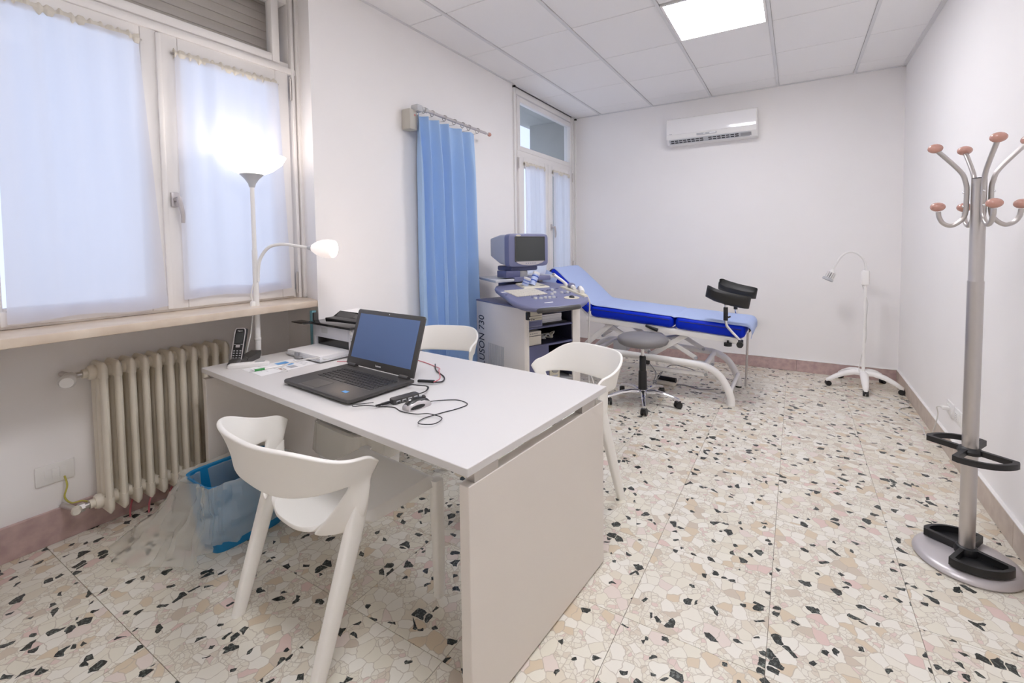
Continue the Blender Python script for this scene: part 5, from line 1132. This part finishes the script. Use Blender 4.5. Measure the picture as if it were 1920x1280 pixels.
# ------------------------------------------------------------------ examination lamp
el = thing('examination_lamp', 'white gooseneck examination lamp on casters in the back corner', 'lamp', (2.962, 4.915, 0))
for k in range(5):
    a = math.radians(-20 + 72 * k); c, s = math.cos(a), math.sin(a); R5 = 0.278
    rings = []
    for f, z, hw, hh in ((0.0, 0.128, 0.030, 0.020), (0.08, 0.138, 0.034, 0.020), (0.16, 0.120, 0.032, 0.019), (0.23, 0.088, 0.027, 0.017), (0.27, 0.062, 0.022, 0.016), (0.292, 0.052, 0.014, 0.012)):
        rings.append([(c * f - s * y, s * f + c * y, z + zz) for y, zz in ((-hw * 0.8, -hh), (hw * 0.8, -hh), (hw, 0), (hw * 0.6, hh * 0.8), (0, hh), (-hw * 0.6, hh * 0.8), (-hw, 0))])
    b = B(); b.loft(rings); lg = b.obj('leg', 'whitesteel', el, angle=60)
    b = B(); x, y = c * R5, s * R5; n_ = Vector((-s, c, 0))
    for q in (-1, 1): b.cyl(Vector((x, y, 0.023)) + n_ * q * 0.004, Vector((x, y, 0.023)) + n_ * q * 0.02, 0.023, n=16)
    b.cyl((x, y, 0.02), (x, y, 0.05), 0.012, n=10); b.obj('caster', 'black', lg)
b = B(); b.cyl((0, 0, 0.12), (0, 0, 0.93), 0.0125); b.obj('pole', 'whitesteel', el)
b = B(); b.box((0, 0, 0.985), (0.062, 0.05, 0.135), 0.016, seg=3); b.obj('control_box', 'whitesteel', el)
gn = [(0, 0, 1.05), (0.0, 0, 1.09), (-0.02, 0.0, 1.155), (-0.07, 0, 1.205), (-0.13, 0, 1.213), (-0.18, 0, 1.175), (-0.215, 0, 1.115), (-0.242, 0, 1.05)]
b = B(); b.tube(gn, 0.0095, n=10, smooth=6); b.obj('gooseneck', 'white', el)
ho = Vector((-0.240, 0, 1.055)); hd_ = Vector((-0.42, -0.10, -0.9))
b = B(); b.lathe([(0.010, 0), (0.020, 0.012), (0.024, 0.03), (0.024, 0.036)], ho, hd_, 24); hb = b.obj('lamp_head', 'white', el)
q = Vector((0, 0, 1)).rotation_difference(hd_.normalized()).to_matrix().to_4x4(); fm = Matrix.Translation(ho) @ q
for k in range(14):
    a = 2 * PI * k / 14; b = B(); b.M = fm; b.box((0.030 * math.cos(a), 0.030 * math.sin(a), 0.062), (0.022, 0.006, 0.062), 0.001, rot=Rz(a), seg=1); b.obj('cooling_fin', 'white', hb, smooth=False)
b = B(); b.M = fm; b.lathe([(0.0, 0.034), (0.021, 0.034), (0.026, 0.09), (0.0, 0.09)], n=20); b.obj('core', 'grey', hb)
b = B(); b.M = fm; b.lathe([(0.040, 0.086), (0.045, 0.094), (0.045, 0.108), (0.040, 0.11), (0.038, 0.104), (0.0, 0.104)], n=28); b.obj('lens_ring', 'lightgrey', hb)
b = B(); b.tube([(-0.02, 0.0, 0.92), (0.016, -0.006, 0.78), (0.018, -0.01, 0.72), (0.013, 0.0, 0.6), (0.016, -0.008, 0.50), (0.012, -0.005, 0.42), (-0.02, 0.0, 0.25), (-0.035, -0.03, 0.15), (0.0, -0.05, 0.07), (0.03, -0.12, 0.02), (0.07, -0.22, 0.004), (0.16, -0.26, 0.004), (0.235, -0.33, 0.004), (0.255, -0.42, 0.004), (0.19, -0.50, 0.004), (0.17, -0.58, 0.004), (0.22, -0.70, 0.004), (0.25, -0.84, 0.004), (0.24, -0.98, 0.004), (0.235, -1.10, 0.01), (0.242, -1.20, 0.10), (0.25, -1.25, 0.22), (0.235, -1.30, 0.285), (0.262, -1.338, 0.292)], 0.0035, smooth=6); b.obj('power_cord', 'whitecable', el)
b = B(); b.box((0.268, -1.334, 0.292), (0.040, 0.026, 0.022), 0.006); b.obj('plug', 'white', el)

# ------------------------------------------------------------------ air conditioner
ac = thing('air_conditioner', 'white split air conditioner high on the back wall', 'air conditioner', (1.622, RB, 2.375))
W2 = 0.448
pf = [(0.0, 0.012), (0.0, 0.275), (-0.155, 0.282), (-0.178, 0.27), (-0.192, 0.20), (-0.19, 0.10), (-0.178, 0.06), (-0.115, 0.012)]
b = B(); b.loft([[(-W2 * s_, y * (1 if abs(s_) < 1 else 0.97), z) for y, z in pf] for s_ in (1.0, 0.985, -0.985, -1.0)]); b.obj('body', 'white', ac, angle=35)
b = B(); b.loft([[(x, y, z) for y, z in ((-0.1815, 0.27), (-0.197, 0.20), (-0.195, 0.105), (-0.188, 0.105), (-0.188, 0.20), (-0.172, 0.27))] for x in (-W2 + 0.012, W2 - 0.012)]); fp = b.obj('front_panel', mat('glossy_white_panel', (0.85, 0.84, 0.84), 0.12, coat=0.4), ac, angle=35)
b = B(); b.box((-0.03, -0.191, 0.083), (0.20, 0.006, 0.022), 0.003); dp = b.obj('display', 'lightgrey', ac)
b = B(); b.box((0.03, -0.1945, 0.083), (0.06, 0.003, 0.012)); b.box((-0.05, -0.1945, 0.083), (0.02, 0.003, 0.010)); b.obj('indicator', 'paper', dp, smooth=False)
b = B(); b.box((-0.02, -0.150, 0.036), (0.80, 0.014, 0.060), 0.004, rot=Rx(0.92)); gr = b.obj('outlet_surround', 'lightgrey', ac)
for k in range(17):
    if k in (8,): continue
    x = -0.385 + 0.043 * k; 
    for dz in (0, 1):
        if k > 15: continue
        b = B(); b.box((x, -0.1655 + 0.020 * dz, 0.0415 - 0.0155 * dz), (0.034, 0.006, 0.013), rot=Rx(0.92)); b.obj('outlet_slot', 'black', gr, smooth=False)
b = B(); b.box((0.345, -0.1555, 0.034), (0.10, 0.006, 0.040), 0.002, rot=Rx(0.92)); b.obj('outlet_flap', 'grey', gr)
b = B(); b.box((-0.40, -0.1955, 0.113), (0.032, 0.002, 0.005)); b.obj('maker_mark', 'papergrey', fp, smooth=False)

# ------------------------------------------------------------------ coat stand
CXS, CYS = 3.047, 2.419
cs_ = thing('coat_stand', 'tall silver coat stand with rose wooden knobs and black umbrella trays', 'coat stand', (CXS, CYS, 0))
b = B(); b.lathe([(0.0, 0), (0.166, 0), (0.172, 0.008), (0.168, 0.018), (0.150, 0.028), (0.08, 0.036), (0.0, 0.038)], n=56); b.obj('base', 'silver', cs_)
b = B(); b.cyl((0, 0, 0.03), (0, 0, 1.152), 0.0255, n=28); b.lathe([(0.0255, 1.150), (0.0235, 1.155), (0.0235, 1.556), (0.021, 1.558)], n=28); b.obj('pole', 'steel', cs_)
b = B(); b.lathe([(0.021, 1.557), (0.0225, 1.560), (0.0, 1.561)], n=20); b.obj('pole_cap', 'black', cs_)
for k, a in enumerate((176, 96, -4, -84)):
    a = math.radians(a); c, s = math.cos(a), math.sin(a)
    P = lambda r, z: (c * r, s * r, z)
    b = B(); b.tube([P(0.128, 1.680), P(0.080, 1.622), P(0.050, 1.580), P(0.040, 1.548), P(0.0355, 1.52), P(0.0355, 1.47), P(0.0355, 1.435), P(0.042, 1.405), P(0.062, 1.382), P(0.082, 1.374), P(0.104, 1.386), P(0.116, 1.41), P(0.119, 1.432)], 0.0085, n=10, smooth=6); ar = b.obj('hook_arm', 'steel', cs_)
    for r, z in ((0.134, 1.690), (0.121, 1.452)):
        b = B(); b.ball(P(r, z), (0.050, 0.050, 0.037), 20); b.obj('knob', 'wood', ar)
    for z in (1.505, 1.45):
        b = B(); b.ball(P(0.044, z), (0.010, 0.010, 0.010), 10); b.obj('screw', 'chrome', ar)
def tray(z, h, plate_):
    b = B()
    def lobe(a0, sgn):
        pts = [(0.030 * math.cos(math.radians(a0 - 18)), 0.030 * math.sin(math.radians(a0 - 18)))]
        for q in range(15):
            a = math.radians(a0 + 95 * q / 14); r = 0.148 if 0 < q < 14 else 0.141
            pts.append((r * math.cos(a), r * math.sin(a)))
        pts.append((0.030 * math.cos(math.radians(a0 + 113)), 0.030 * math.sin(math.radians(a0 + 113))))
        return pts
    for a0 in (55, 235):
        o_ = lobe(a0, 1); cen = (0.095 * math.cos(math.radians(a0 + 47)), 0.095 * math.sin(math.radians(a0 + 47)))
        i_ = [(cen[0] + (x - cen[0]) * 0.80, cen[1] + (y - cen[1]) * 0.80) for x, y in o_]
        L_ = len(o_)
        V = [[b.bm.verts.new((x, y, zz)) for x, y in pp] for pp, zz in ((o_, z), (o_, z + h), (i_, z + h), (i_, z))]
        for r1, r2 in zip(V, V[1:] + V[:1]):
            for k in range(L_): b.bm.faces.new((r1[k], r1[(k + 1) % L_], r2[(k + 1) % L_], r2[k]))
        if plate_:
            m_ = [(cen[0] + (x - cen[0]) * 0.86, cen[1] + (y - cen[1]) * 0.86) for x, y in o_]; b.prism(m_, z, z + 0.004)
    b.lathe([(0.0258, z - 0.002), (0.038, z), (0.040, z + h * 0.6), (0.034, z + h), (0.0258, z + h + 0.004)], n=28, cap=False)
    return b.obj('umbrella_tray' if plate_ else 'umbrella_ring', 'black', cs_, angle=35)
tray(0.036, 0.030, True); tray(0.455, 0.022, False)
